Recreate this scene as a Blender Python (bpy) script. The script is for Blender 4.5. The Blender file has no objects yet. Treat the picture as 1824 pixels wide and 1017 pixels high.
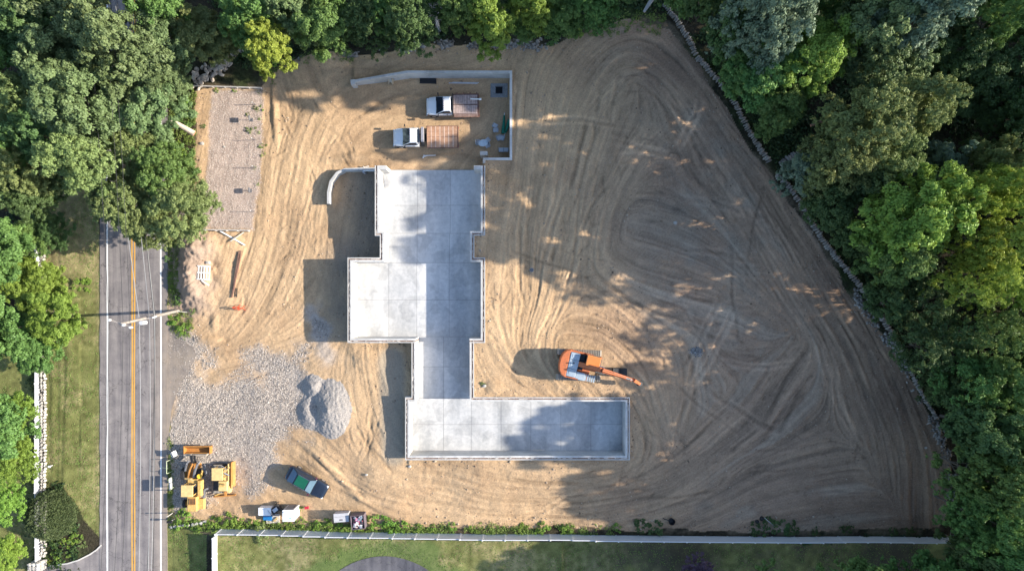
import bpy, bmesh, math, random
import numpy as np
from mathutils import Vector, Matrix
R = math.radians
random.seed(7)
scene = bpy.context.scene
COL = scene.collection
# ------------------------------------------------------------------ camera, light, exposure
CAM_H = 76.0          # metres above the slab
PXM = 16.0            # photograph pixels per metre on the ground
SUN_EL = 24.0
SUN_AZ = 1.0          # degrees north of east
cam_d = bpy.data.cameras.new('camera'); cam = bpy.data.objects.new('camera', cam_d); COL.objects.link(cam)
cam.location = (0, 0, CAM_H); cam.rotation_euler = (0, 0, 0)
cam_d.sensor_width = 36; cam_d.lens = 36*CAM_H/(1824/PXM); cam_d.clip_end = 5000; cam_d.clip_start = 1
scene.camera = cam
world = bpy.data.worlds.new('World'); scene.world = world; world.use_nodes = True
wn = world.node_tree.nodes; wl = world.node_tree.links
bg = wn['Background']
sky = wn.new('ShaderNodeTexSky'); sky.sky_type = 'NISHITA'; sky.sun_disc = False
sky.sun_elevation = R(SUN_EL); sky.sun_rotation = R(90-SUN_AZ)
sky.air_density = 1.0; sky.dust_density = 1.0; sky.ozone_density = 2.0
wl.new(sky.outputs[0], bg.inputs[0]); bg.inputs[1].default_value = 0.145
sun_d = bpy.data.lights.new('sun', 'SUN'); sun_d.energy = 4.7; sun_d.angle = R(0.6); sun_d.color = (1.0, 0.92, 0.79)
sun = bpy.data.objects.new('sun', sun_d); COL.objects.link(sun); sun.location = (60, 0, 60)
sd = Vector((math.cos(R(SUN_EL))*math.cos(R(SUN_AZ)), math.cos(R(SUN_EL))*math.sin(R(SUN_AZ)), math.sin(R(SUN_EL))))
sun.rotation_euler = sd.to_track_quat('Z', 'Y').to_euler()
scene.view_settings.view_transform = 'Standard'; scene.view_settings.look = 'None'
scene.view_settings.gamma = 1; scene.view_settings.use_curve_mapping = False
scene.view_settings.exposure = 1.12
scene.cycles.max_bounces = 5; scene.cycles.transmission_bounces = 3; scene.cycles.diffuse_bounces = 3; scene.cycles.glossy_bounces = 2
scene.cycles.transparent_max_bounces = 4

# ------------------------------------------------------------------ helpers
def P(px, py, z=0.0):
    k = (1 - z/CAM_H)/PXM
    return ((px-912)*k, (508.5-py)*k)
def G(px, py): return P(px, py, 0)

def srgb(r, g, b):
    f = lambda c: (c/255/12.92) if c/255 <= .04045 else ((c/255+.055)/1.055)**2.4
    return (f(r), f(g), f(b), 1)

MATS = {}
def mat(name, c, rough=.7, var=.15, scale=3.0, metal=0.0, bump=0.0, bscale=20.0, c2=None, detail=6, coat=0.0, spec=.4, rnd=0.0):
    if name in MATS: return MATS[name]
    m = bpy.data.materials.new(name); m.use_nodes = True; nt = m.node_tree; N = nt.nodes; L = nt.links
    b = N['Principled BSDF']; b.inputs['Roughness'].default_value = rough; b.inputs['Metallic'].default_value = metal
    b.inputs['Specular IOR Level'].default_value = spec; b.inputs['Coat Weight'].default_value = coat
    tc = N.new('ShaderNodeTexCoord'); no = N.new('ShaderNodeTexNoise'); no.inputs['Scale'].default_value = scale
    no.inputs['Detail'].default_value = detail; no.inputs['Roughness'].default_value = .6
    L.new(tc.outputs['Object'], no.inputs['Vector'])
    cr = N.new('ShaderNodeValToRGB'); cr.color_ramp.elements[0].position = .3; cr.color_ramp.elements[1].position = .7
    c = tuple(c)[:3]
    if c2 is None:
        a = tuple(x*(1-var) for x in c); d = tuple(min(1, x*(1+var)) for x in c)
    else: a, d = c, tuple(c2)[:3]
    cr.color_ramp.elements[0].color = (*a, 1); cr.color_ramp.elements[1].color = (*d, 1)
    L.new(no.outputs[0], cr.inputs[0])
    out = cr.outputs[0]
    if rnd > 0:
        oi = N.new('ShaderNodeObjectInfo'); mr = N.new('ShaderNodeMapRange')
        mr.inputs[3].default_value = 1-rnd; mr.inputs[4].default_value = 1+rnd
        L.new(oi.outputs['Random'], mr.inputs[0]); vm = N.new('ShaderNodeVectorMath'); vm.operation = 'SCALE'
        L.new(out, vm.inputs[0]); L.new(mr.outputs[0], vm.inputs['Scale']); out = vm.outputs[0]
    L.new(out, b.inputs['Base Color'])
    if bump > 0:
        n2 = N.new('ShaderNodeTexNoise'); n2.inputs['Scale'].default_value = bscale; n2.inputs['Detail'].default_value = 5
        bp = N.new('ShaderNodeBump'); bp.inputs['Strength'].default_value = min(1, bump); bp.inputs['Distance'].default_value = .05
        L.new(tc.outputs['Object'], n2.inputs['Vector']); L.new(n2.outputs[0], bp.inputs['Height']); L.new(bp.outputs[0], b.inputs['Normal'])
    MATS[name] = m; return m

class MB:
    def __init__(s): s.v = []; s.f = []
    def add(s, vs, fs):
        o = len(s.v); s.v += [tuple(v) for v in vs]; s.f += [tuple(i+o for i in f) for f in fs]; return s
    def hexa(s, p):   # p[0:4] bottom ccw, p[4:8] top ccw
        return s.add(p, [(3,2,1,0), (4,5,6,7), (0,1,5,4), (1,2,6,5), (2,3,7,6), (3,0,4,7)])
    def box(s, cx, cy, cz, sx, sy, sz, rz=0, ry=0, rx=0):
        M = Matrix.Translation((cx, cy, cz)) @ Matrix.Rotation(rz, 4, 'Z') @ Matrix.Rotation(ry, 4, 'Y') @ Matrix.Rotation(rx, 4, 'X')
        q = [(-1,-1,-1), (1,-1,-1), (1,1,-1), (-1,1,-1), (-1,-1,1), (1,-1,1), (1,1,1), (-1,1,1)]
        return s.hexa([M @ Vector((a*sx/2, b*sy/2, c*sz/2)) for a, b, c in q])
    def bx(s, x0, x1, y0, y1, z0, z1): return s.box((x0+x1)/2, (y0+y1)/2, (z0+z1)/2, abs(x1-x0), abs(y1-y0), abs(z1-z0))
    def beam(s, a, b, w, h, w2=None, h2=None):
        a = Vector(a); b = Vector(b); d = (b-a).normalized()
        side = Vector((0,0,1)).cross(d)
        if side.length < 1e-3: side = Vector((0,1,0))
        side.normalize(); up = d.cross(side).normalized(); w2 = w2 or w; h2 = h2 or h
        r = []
        for c, ww, hh in ((a, w, h), (b, w2, h2)):
            r.append([c+side*ww/2*i+up*hh/2*j for i, j in ((-1,-1), (1,-1), (1,1), (-1,1))])
        return s.add(r[0]+r[1], [(0,1,2,3), (7,6,5,4), (0,4,5,1), (1,5,6,2), (2,6,7,3), (3,7,4,0)])
    def cyl(s, a, b, r, n=12, r2=None, cap=True):
        a = Vector(a); b = Vector(b); d = (b-a).normalized(); r2 = r if r2 is None else r2
        u = d.orthogonal().normalized(); w = d.cross(u)
        vs = []
        for c, rr in ((a, r), (b, r2)):
            vs += [c+(u*math.cos(2*math.pi*i/n)+w*math.sin(2*math.pi*i/n))*rr for i in range(n)]
        fs = [(i, (i+1)%n, n+(i+1)%n, n+i) for i in range(n)]
        if cap: fs += [tuple(range(n-1, -1, -1)), tuple(range(n, 2*n))]
        return s.add(vs, fs)
    def tube(s, pts, r, n=6):
        for i in range(len(pts)-1):
            rr = r if not isinstance(r, (list, tuple)) else r[i]; r2 = rr if not isinstance(r, (list, tuple)) else r[i+1]
            s.cyl(pts[i], pts[i+1], rr, n, r2)
        return s
    def loft(s, rings, cap=True):
        n = len(rings[0]); vs = [p for r in rings for p in r]; fs = []
        for k in range(len(rings)-1):
            for i in range(n):
                j = (i+1) % n; fs.append((k*n+i, (k+1)*n+i, (k+1)*n+j, k*n+j))
        if cap: fs += [tuple(range(n)), tuple(range((len(rings)-1)*n+n-1, (len(rings)-1)*n-1, -1))]
        return s.add(vs, fs)
    def prism(s, poly, z0, z1):
        n = len(poly)
        vs = [(x, y, z0) for x, y in poly]+[(x, y, z1) for x, y in poly]
        return s.add(vs, [tuple(range(n-1, -1, -1)), tuple(range(n, 2*n))]+[(i, (i+1)%n, n+(i+1)%n, n+i) for i in range(n)])
    def prismy(s, poly, y0, y1):   # poly in (x,z)
        n = len(poly)
        vs = [(x, y0, z) for x, z in poly]+[(x, y1, z) for x, z in poly]
        return s.add(vs, [tuple(range(n)), tuple(range(2*n-1, n-1, -1))]+[(i, n+i, n+(i+1)%n, (i+1)%n) for i in range(n)])
    def panel(s, q, inset=.04, off=.008):   # thin pane lying on quad q, ccw seen from outside
        q = [Vector(v) for v in q]; c = sum(q, Vector())/4; nrm = (q[1]-q[0]).cross(q[2]-q[1]).normalized()
        r = []
        for v in q:
            d = c-v; r.append(v+d.normalized()*inset*1.4)
        return s.hexa([v-nrm*.004 for v in r]+[v+nrm*off for v in r])
    def mesh(s, name, m=None, smooth=False):
        me = bpy.data.meshes.new(name); me.from_pydata(s.v, [], s.f); me.update()
        bm = bmesh.new(); bm.from_mesh(me); bmesh.ops.recalc_face_normals(bm, faces=bm.faces); bm.to_mesh(me); bm.free()
        if smooth:
            for p in me.polygons: p.use_smooth = True
        if m: me.materials.append(m)
        return me
    def obj(s, name, m, parent=None, bevel=0, smooth=False, loc=None, rz=0):
        o = bpy.data.objects.new(name, s.mesh(name, m, smooth)); COL.objects.link(o)
        if parent: o.parent = parent
        if loc: o.location = loc
        o.rotation_euler = (0, 0, rz)
        if bevel:
            b = o.modifiers.new('bevel', 'BEVEL'); b.width = bevel; b.segments = 2; b.limit_method = 'ANGLE'; b.angle_limit = R(35)
        return o

def tag(o, label=None, cat=None, group=None, kind=None):
    if label: o['label'] = label
    if cat: o['category'] = cat
    if group: o['group'] = group
    if kind: o['kind'] = kind
    return o
def thing(name, label, cat, loc, rz=0, group=None):
    o = bpy.data.objects.new(name, None); COL.objects.link(o); o.empty_display_size = .3
    o.location = loc; o.rotation_euler = (0, 0, rz)
    return tag(o, label, cat, group)
def copy_tree(o, parent=None):
    c = o.copy(); COL.objects.link(c); c.parent = parent
    for ch in list(o.children): copy_tree(ch, c)
    return c

# ------------------------------------------------------------------ numpy noise and polygons
def vnoise(X, Y, scale, seed):
    x = X/scale; y = Y/scale; xi = np.floor(x).astype(np.int64); yi = np.floor(y).astype(np.int64)
    fx = x-xi; fy = y-yi; fx = fx*fx*(3-2*fx); fy = fy*fy*(3-2*fy)
    def h(a, b):
        n = (a*374761393+b*668265263+seed*2147483647) & 0x7fffffff
        n = ((n ^ (n >> 13))*1274126177) & 0x7fffffff
        return ((n ^ (n >> 16)) & 0xffff)/65535.0
    return (h(xi, yi)*(1-fx)+h(xi+1, yi)*fx)*(1-fy)+(h(xi, yi+1)*(1-fx)+h(xi+1, yi+1)*fx)*fy - .5
def fbm(X, Y, scale, seed, octv=4, g=.5):
    a = 1; s = 0; t = 0
    for i in range(octv):
        s = s+a*vnoise(X, Y, scale/(2**i), seed+i*17); t += a; a *= g
    return s/t*2
def inpoly(X, Y, poly):
    r = np.zeros(X.shape, bool); n = len(poly)
    for i in range(n):
        x0, y0 = poly[i]; x1, y1 = poly[(i+1) % n]
        if y0 == y1: continue
        c = ((Y >= y0) != (Y >= y1)) & (X < (x1-x0)*(Y-y0)/(y1-y0)+x0)
        r ^= c
    return r
def dist_poly(X, Y, pts, closed=True):
    d = np.full(X.shape, 1e9); n = len(pts)
    for i in range(n if closed else n-1):
        x0, y0 = pts[i]; x1, y1 = pts[(i+1) % n]; dx = x1-x0; dy = y1-y0
        t = np.clip(((X-x0)*dx+(Y-y0)*dy)/(dx*dx+dy*dy+1e-9), 0, 1)
        d = np.minimum(d, np.hypot(X-x0-t*dx, Y-y0-t*dy))
    return d
def sm(a, b, x):
    t = np.clip((x-a)/(b-a), 0, 1); return t*t*(3-2*t)
def pp(lst, z=0): return [P(a, b, z) for a, b in lst]
# ------------------------------------------------------------------ terrain: one height field for the site, road side and wood
STEP = .125
cx_ = np.arange(-60, 60+1e-6, STEP); cy_ = np.arange(-35, 35+1e-6, STEP)
grow = np.array([.3, .8, 1.6, 3, 5, 8, 12, 18, 28, 45, 75, 130, 250, 500, 900, 1500.])
xs = np.concatenate([-60-grow[::-1], cx_, 60+grow]); ys = np.concatenate([-35-grow[::-1], cy_, 35+grow])
NG = len(grow); X, Y = np.meshgrid(xs, ys)
CX, CY = np.meshgrid(cx_, cy_)

FND = [(684,303),(684,416),(692.6,416),(692.6,468),(637,468),(637,599.5),(746,599.5),(746,708.5),(735,708.5),(735,802),
       (1108,802),(1108,708.5),(839,708.5),(839,599.5),(858.5,599.5),(858.5,468),(840,468),(840,415.5),(858.5,415.5),(858.5,303)]
FNDw = pp(FND)
EAST = [(634,147),(730,138.5),(910,138.5),(910,285),(861.5,285),(861.5,412.5),(843.5,412.5),(843.5,471.5),(862,471.5),(862,603),(842.5,603),
        (842.5,705),(1111.5,705),(1111.5,805.5),(731,805.5)]
EASTw = pp(EAST)
eastpoly = EASTw+[P(731,1100), (3000,-3000), (3000,3000), P(634,-900)]
eastpoly = EASTw+[(P(731,0)[0], -3000), (3000,-3000), (3000,3000), (P(634,0)[0], 3000)]
CW = [(0,0,.3),(0,500,0),(0,1017,0),(120,300,.1),(120,700,.05),(400,200,.1),(400,350,.1),(400,500,.3),(500,200,0),(500,400,.1),(560,480,.35),(600,550,.4),(560,560,.35),
      (600,640,.8),(650,620,1.1),(700,650,1.05),(715,700,1.2),(705,780,1.4),(650,750,1.2),(600,850,.9),(500,850,.4),(400,850,.1),(400,700,.1),(500,700,.3),
      (650,930,1.2),(700,850,1.5),(725,880,1.5),(620,320,.05),(650,400,.05),(660,440,.2),(700,200,0),(800,220,0),(880,220,0),(800,290,0),(880,150,0),(890,270,0),(845,290,0),
      (620,180,.1),(560,120,.5),(600,110,.7),(500,120,.1),(700,150,0),(820,150,0),(400,100,.4),(300,20,.3),(600,40,.5),(650,980,1.0),(450,980,.5)]
CE = [(640,120,.9),(740,110,1.6),(900,110,1.75),(925,200,1.8),(900,295,1.85),(880,350,2.55),(880,450,2.6),(880,580,2.55),(870,650,2.2),(950,690,2.2),(1100,690,2.2),
      (1000,600,2.3),(1130,760,2.2),(1100,830,2.1),(900,830,1.9),(740,830,1.5),(740,930,1.4),(1100,930,1.9),(1400,930,2),(1300,500,2.3),(1300,200,2.2),(1100,60,1.8),
      (1600,800,2),(1600,500,2.2),(1700,200,2.6),(1800,900,2),(1000,20,1.4),(640,60,.7),(980,980,1.5),(1500,1000,1.7),(1000,330,2.3)]
def idw(X, Y, C, p=3.2):
    num = 0; den = 0
    for a, b, z in C:
        x, y = P(a, b); d = (X-x)**2+(Y-y)**2+.6
        w = d**(-p/2); num = num+w*z; den = den+w
    return num/den
hardE = inpoly(X, Y, eastpoly).astype(float)
dw = dist_poly(X, Y, EASTw, False)
xo = np.where(Y > 0, P(634,0)[0], P(731,0)[0])
soft = sm(-2.2, 2.2, X-xo)
blend = sm(.5, 3.0, dw)
wall_zone = (Y < P(0,147)[1]) & (Y > P(0,805)[1])
ME = np.where(wall_zone & (hardE > -1), hardE, hardE*(1-blend)+soft*blend)
Hh = idw(X, Y, CE)*ME+idw(X, Y, CW)*(1-ME)
inF = inpoly(X, Y, FNDw)
dF = dist_poly(X, Y, FNDw, False)

LOT = [(474,140),(490,128),(520,110),(580,95),(620,102),(700,92),(760,84),(830,84),(900,82),(960,80),(1000,72),(1050,50),(1110,36),(1160,35),(1200,50),(1222,85),(1240,112),
       (1290,190),(1335,262),(1380,325),(1430,390),(1490,480),(1545,560),(1590,615),(1630,690),(1665,755),(1690,820),(1695,870),(1688,910),(1672,945),
       (1400,946),(1000,941),(700,937),(560,935),(303,925),(299,700),(299,540),(312,520),(302,470),(305,440),(345,405),(348,300),(345,160),(464,156)]
def lotz(a, b): return 2.1 if a > 940 else (.9 if a > 600 else .2)
LOTw = [P(a, b, lotz(a, b)) for a, b in LOT]
wob = fbm(X, Y, 3, 5, 4)*.9
inLot = inpoly(X+wob*.8, Y+fbm(X, Y, 2.5, 9, 4)*.7, LOTw)
dLot = dist_poly(X, Y, LOTw)
ROADW = (P(178,0)[0], P(298,0)[0])
rflat = 1-sm(.3, 4, np.maximum(ROADW[0]-X, X-ROADW[1]))
Hh = Hh*(1-rflat)
# the rim of the cleared lot on the wood side drops a little
sgn = np.where(inLot, dLot, -dLot)
eastside = (X > P(1000,0)[0]) | (Y > P(0,110)[1])
Hh = np.where(eastside & ~inLot, Hh-.45*sm(0, 2.5, dLot), Hh)
# north ditch
dit = dist_poly(X, Y, pp([(500,95),(560,75),(640,80),(760,66),(840,70),(900,62)]), False)
Hh -= .9*np.exp(-(dit/1.3)**2)
# dirt mounds
def mound(px, py, rx, ry, h, z=0, rot=0, sharp=1.6):
    global Hh
    x, y = P(px, py, z); c, s = math.cos(rot), math.sin(rot)
    u = ((X-x)*c+(Y-y)*s)/rx; v = (-(X-x)*s+(Y-y)*c)/ry
    d = np.sqrt(u*u+v*v)*(1+.25*fbm(X, Y, 1.6, int(px), 3))
    Hh = Hh+h*np.clip(1-d, 0, 1)**(1/sharp*1.3)*(1+.15*fbm(X, Y, .8, int(py), 3))
mound(352,440,2.6,2.2,1.3,.3,sharp=1.2); mound(341,485,2.4,3.6,1.5,.3,sharp=1.15); mound(356,525,2.2,2.2,.7,.2); mound(395,440,2.8,2.0,.35); mound(400,500,1.2,3.6,.22,rot=.1)
mz = np.exp(-(dist_poly(X, Y, pp([(345,435),(340,530)]), False)/2.2)**2); Hh = Hh+mz*(fbm(X, Y, .9, 321, 4, .7)*.38+fbm(X, Y, .35, 322, 2)*.10)
mound(375,605,1.8,.5,.3); mound(384,570,.6,1.8,.15)
mound(583,104,3.6,1.2,.7,.5); mound(660,110,3.5,.8,.5,.8); mound(530,130,2.2,1.2,.35)
mound(655,283,5,.8,.45); mound(800,288,4.5,.8,.5); mound(710,292,2,.7,.3)
mound(490,205,.5,4,.25,rot=.05)
mound(1178,395,1.6,1.0,.15,2.3); mound(1240,628,.9,.5,.3,2.3)
mound(600,845,4,.45,.25,.9,rot=-.75); mound(655,895,3.6,.4,.2,1.2,rot=-.45)
mound(1330,690,3,2,.12,2.2); mound(880,690,1.2,1,.25,2.2)
mound(700,615,3,.8,.2,1.1); mound(660,640,2,1.4,.25,1.0)
inF2 = inF | (dF < .12)
Hh = np.where(inF2, -.25, Hh)

# ---- wheel and track strokes on the lot (pixel polylines, converted on the ground they lie on)
strokes = []
def curve(pts, n=60):
    p = np.array(pts, float)
    if len(p) == 2: p = np.vstack([p[0], (p[0]+p[1])/2, p[1]])
    t = np.linspace(0, len(p)-1, n); out = []
    for tt in t:
        i = min(int(tt), len(p)-2); f = tt-i
        p0 = p[max(i-1, 0)]; p1 = p[i]; p2 = p[i+1]; p3 = p[min(i+2, len(p)-1)]
        out.append(.5*((2*p1)+(-p0+p2)*f+(2*p0-5*p1+4*p2-p3)*f*f+(-p0+3*p1-3*p2+p3)*f**3))
    return np.array(out)
def S(pts, w=.35, d=.05, n=1, gap=22, z=2.2, tone=0.0, jit=0, tread=0, spread=None):
    base = curve(pts)
    for k in range(n):
        off = (k-(n-1)/2)*gap+random.uniform(-jit, jit)
        t = np.gradient(base, axis=0); nrm = np.stack([-t[:,1], t[:,0]], 1); nrm /= np.linalg.norm(nrm, axis=1)[:,None]+1e-9
        q = base+nrm*off
        a = random.uniform(0, .25) if jit else 0; b = random.uniform(.75, 1) if jit else 1
        q = q[int(a*len(q)):max(int(b*len(q)), int(a*len(q))+8)]
        kk = (1-z/CAM_H)/PXM
        strokes.append((np.stack([(q[:,0]-912)*kk, (508.5-q[:,1])*kk], 1), w*random.uniform(.45,1.05), d*random.uniform(.5,1.3)*(.6 if z < .5 else .85), tone+random.uniform(-.06,.06), tread))
rng = np.random.default_rng(3)
# right hand rim, sweeping along the stone wall
S([(1010,160),(1060,90),(1150,62),(1215,120),(1300,250),(1400,400),(1500,540),(1590,680),(1640,800),(1650,900)], n=6, gap=17, jit=4, d=.045, tone=-.04)
S([(1020,260),(1060,150),(1130,105),(1200,150),(1270,270),(1360,400),(1450,560),(1540,720),(1570,860)], n=5, gap=18, jit=5, d=.05)
S([(1005,420),(1030,260),(1090,160),(1150,140),(1210,190),(1270,300),(1330,400)], n=4, gap=16, jit=4, d=.06)
S([(1200,150),(1250,190),(1330,300),(1380,370)], n=3, gap=14, d=.05)
# north-south passes east of the house
S([(935,140),(930,300),(925,450),(935,560)], n=3, gap=14, jit=3, d=.045)
S([(985,150),(970,300),(960,430),(965,560)], n=4, gap=15, jit=4, d=.05)
S([(1045,190),(1020,300),(985,430),(960,540),(930,600)], n=4, gap=13, jit=3, d=.06, tread=1)
S([(1100,130),(1085,220),(1060,330),(1040,460)], n=3, gap=14, d=.07, tread=1)
S([(1150,130),(1140,200),(1110,290),(1060,400),(1000,520)], n=3, gap=15, d=.07, tread=1)
S([(1180,210),(1120,290),(1060,380),(1030,470)], n=2, gap=20, d=.08, tread=1)
S([(1090,100),(1080,200),(1060,300)], n=3, gap=16, d=.05)
S([(885,480),(880,560),(905,640),(940,660)], n=3, gap=9, d=.06)
S([(940,530),(925,570),(925,620),(960,660)], n=2, gap=10, d=.06); S([(990,540),(960,600),(955,640)], n=3, gap=12, d=.05)
# fans in the middle
for k in range(9):
    y0 = 340+k*27
    S([(1090+k*3,y0),(1180,y0+6+k*3),(1280,y0+28+k*2),(1400,y0+60-k*2)], w=.4, d=.05, jit=4, tone=.02)
for k in range(6):
    S([(1190+k*14,250+k*6),(1250+k*10,330),(1330+k*8,430),(1390+k*9,520)], w=.35, d=.055, jit=3)
S([(1050,480),(1110,550),(1180,620),(1230,700)], n=5, gap=16, jit=3, d=.06, tread=1)
S([(1000,580),(1080,590),(1140,640),(1180,720)], n=4, gap=14, jit=3, d=.05, tread=1)
S([(1100,500),(1200,530),(1330,560),(1460,600)], n=4, gap=15, jit=4, d=.045)
S([(1080,620),(1150,690),(1180,780)], n=3, gap=13, d=.05)
# lower right diagonals
for k in range(11):
    S([(1420+k*14,560+k*13),(1350+k*10,660+k*10),(1260+k*9,760+k*8),(1170+k*12,840+k*4)], w=.35, d=.055, jit=5, tone=.02, tread=(k % 2))
for k in range(8):
    S([(1560,770+k*17),(1480,790+k*14),(1380,800+k*13),(1270+k*5,815+k*13)], w=.32, d=.05, jit=5, tone=.03)
S([(1480,600),(1510,680),(1540,760),(1560,840)], n=5, gap=15, jit=3, d=.04)
S([(1240,610),(1225,700),(1200,800)], n=3, gap=13, d=.06)
S([(1130,720),(1150,770),(1140,830),(1110,860)], n=3, gap=10, d=.05)
S([(1170,700),(1180,760),(1230,800)], n=3, gap=12, d=.05)
# south loop
S([(640,700),(650,760),(700,830),(800,870),(950,888),(1100,880),(1230,840),(1330,760),(1400,660)], n=6, gap=12, jit=4, d=.045, z=1.6)
S([(520,790),(600,850),(700,890),(850,912),(1000,915),(1150,905),(1300,890)], n=4, gap=11, jit=4, d=.04, z=1.5)
S([(630,640),(640,720),(665,780),(720,840)], n=4, gap=9, jit=2, d=.06, z=1.2)
S([(655,700),(660,750),(650,800)], n=3, gap=8, d=.06, z=1.2)
S([(560,800),(620,850),(680,880)], n=3, gap=9, d=.07, z=1.1, tread=1)
# west side sweep
S([(620,175),(560,190),(520,240),(505,330),(490,430),(450,540),(400,620)], n=6, gap=11, jit=4, d=.04, z=.1)
S([(700,165),(600,215),(555,290),(535,400),(500,520),(430,640)], n=5, gap=12, jit=3, d=.035, z=.1)
S([(480,150),(478,250),(470,350),(460,440),(420,560)], n=4, gap=8, jit=2, d=.05, z=.1)
S([(500,130),(520,200),(500,260)], n=3, gap=9, d=.05, z=.2)
S([(530,110),(545,160),(560,190)], n=4, gap=14, d=.05, z=.3)
S([(760,160),(680,190),(620,250),(590,300)], n=4, gap=12, jit=4, d=.03, z=0)
S([(850,200),(780,215),(690,215),(620,240)], n=4, gap=12, jit=4, d=.025, z=0, tread=1)
S([(690,170),(760,166),(850,166)], n=2, gap=8, d=.04, z=0, tread=1)
S([(560,600),(500,620),(430,640),(360,650)], n=4, gap=12, jit=3, d=.03, z=.3)
S([(390,600),(420,560),(440,500)], n=3, gap=8, d=.04, z=.1)

# later passes that cross the earlier ones
for k in range(46):
    px_a = random.uniform(930, 1560); py_a = random.uniform(150, 880); a = random.uniform(0, math.pi); L_ = random.uniform(80, 260); b_ = random.uniform(-.35, .35)
    ps = [(px_a+math.cos(a+b_*t)*L_*t, py_a+math.sin(a+b_*t)*L_*t) for t in (-.6, -.2, .2, .6)]
    if not all(910 < q[0] < 1190+q[1]*.5 and 90 < q[1] < 920 and not (q[0] < 1150 and q[1] > 590) for q in ps): continue
    S(ps, n=2, gap=31, w=.42, d=.05, tone=random.choice([-.05, .05, .08]), tread=random.choice([0, 1, 1]))
for ps in ([(520,620),(600,540),(560,420)], [(470,560),(560,470),(590,380)], [(640,860),(760,850),(880,880)], [(900,930),(1020,860),(1140,850)], [(500,170),(600,220),(640,290)], [(560,300),(520,420),(530,540)]):
    S(ps, n=2, gap=30, w=.4, d=.045, z=.4, tread=1)
D = np.zeros(CX.shape); T = np.zeros(CX.shape)
c2 = np.zeros(CX.shape); s2 = np.zeros(CX.shape); wsum = np.zeros(CX.shape)
def cell(x, y):
    ix = np.clip(((x+60)/STEP+.5).astype(int), 0, CX.shape[1]-1); iy = np.clip(((y+35)/STEP+.5).astype(int), 0, CX.shape[0]-1)
    return iy, ix
for q, w, d, tone, tread in strokes:
    seg = np.linalg.norm(np.diff(q, axis=0), axis=1); L = np.concatenate([[0], np.cumsum(seg)])
    n = max(int(L[-1]/.07), 4); s = np.linspace(0, L[-1], n)
    x = np.interp(s, L, q[:,0]); y = np.interp(s, L, q[:,1])
    ph = random.uniform(0, 50); off = .12*np.sin(s/2.3+ph)+.08*np.sin(s/.9+ph)
    tx = np.gradient(x); ty = np.gradient(y); tl = np.hypot(tx, ty)+1e-9; tx /= tl; ty /= tl
    fade = np.clip(np.minimum(s, L[-1]-s)/1.5, 0, 1)*(.55+.45*np.sin(s/3.1+ph))*np.clip(.6+.8*np.sin(s/7+ph*2), 0, 1)
    iy, ix = cell(x, y)
    c2[iy, ix] += tx*tx-ty*ty; s2[iy, ix] += 2*tx*ty; wsum[iy, ix] += 1
    for a in np.arange(-w*1.25, w*1.25+.01, .06):
        u = abs(a)/w
        prof = -1.0*(u < .62)+1.0*np.exp(-((u-.95)/.22)**2)*(.75 if a > 0 else 1.1)
        tm = (1+.55*np.sign(np.sin(s*2*math.pi/.42))) if (tread and u < .62) else 1
        iy, ix = cell(x-ty*(a+off), y+tx*(a+off))
        D[iy, ix] = D[iy, ix]*(1-fade)+d*prof*fade*tm
        T[iy, ix] = T[iy, ix]*(1-fade*.8)+(tone+(-.07 if u < .62 else .09))*fade
def blur(A, k):
    if k < 1: return A
    ker = np.hanning(2*k+3)[1:-1]; ker /= ker.sum()
    A = np.apply_along_axis(lambda m: np.convolve(m, ker, 'same'), 0, A)
    return np.apply_along_axis(lambda m: np.convolve(m, ker, 'same'), 1, A)
# short gouges and scuffs scattered along the flow of the tracks
allq = [(q, i) for q, *_ in strokes for i in range(5, len(q)-6, 5)]
for k in range(620):
    q, i = random.choice(allq); a = math.atan2(*(q[i+1]-q[i-1])[::-1])+random.gauss(0, .25); L_ = random.choice([.5, .9, 1.6, 3.0])*random.uniform(.6, 1.4)
    x0_, y0_ = q[i]+np.array([random.gauss(0, 1.0), random.gauss(0, 1.0)]); n = int(L_/.06); s = np.linspace(0, 1, n); bend = random.uniform(-.25, .25)
    x = x0_+np.cos(a+bend*s)*s*L_; y = y0_+np.sin(a+bend*s)*s*L_; iy, ix = cell(x, y); dd_ = random.uniform(.03, .10); D[iy, ix] -= dd_*np.sin(s*math.pi); T[iy, ix] -= .16*np.sin(s*math.pi)
    iy2, ix2 = cell(x-np.sin(a)*.14, y+np.cos(a)*.14); D[iy2, ix2] += dd_*.45*np.sin(s*math.pi)
D = blur(D, 1)*.75+D*.25; T = blur(T, 1)
# flow directions for graded dirt, smeared out from the strokes
def pool(A, k):
    h, w = A.shape; A = A[:h//k*k, :w//k*k]; return A.reshape(h//k, k, w//k, k).sum(axis=(1,3))
kk = 6; C2 = pool(c2, kk); S2 = pool(s2, kk)
cc, ss_ = 0, 0
for r_ in (2, 5, 12, 30):
    cc = cc+blur(C2, r_)*(1.0/r_**.3); ss_ = ss_+blur(S2, r_)*(1.0/r_**.3)
ang = .5*np.arctan2(ss_, cc+1e-9)
iyy = np.clip(np.arange(CX.shape[0])//kk, 0, ang.shape[0]-1); ixx = np.clip(np.arange(CX.shape[1])//kk, 0, ang.shape[1]-1)
c2f = blur(np.cos(2*ang)[iyy][:, ixx], 8); s2f = blur(np.sin(2*ang)[iyy][:, ixx], 8)
A = .5*np.arctan2(s2f, c2f)+fbm(CX, CY, 7, 77, 3)*.25
VX = np.cos(A); VY = np.sin(A)
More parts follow.
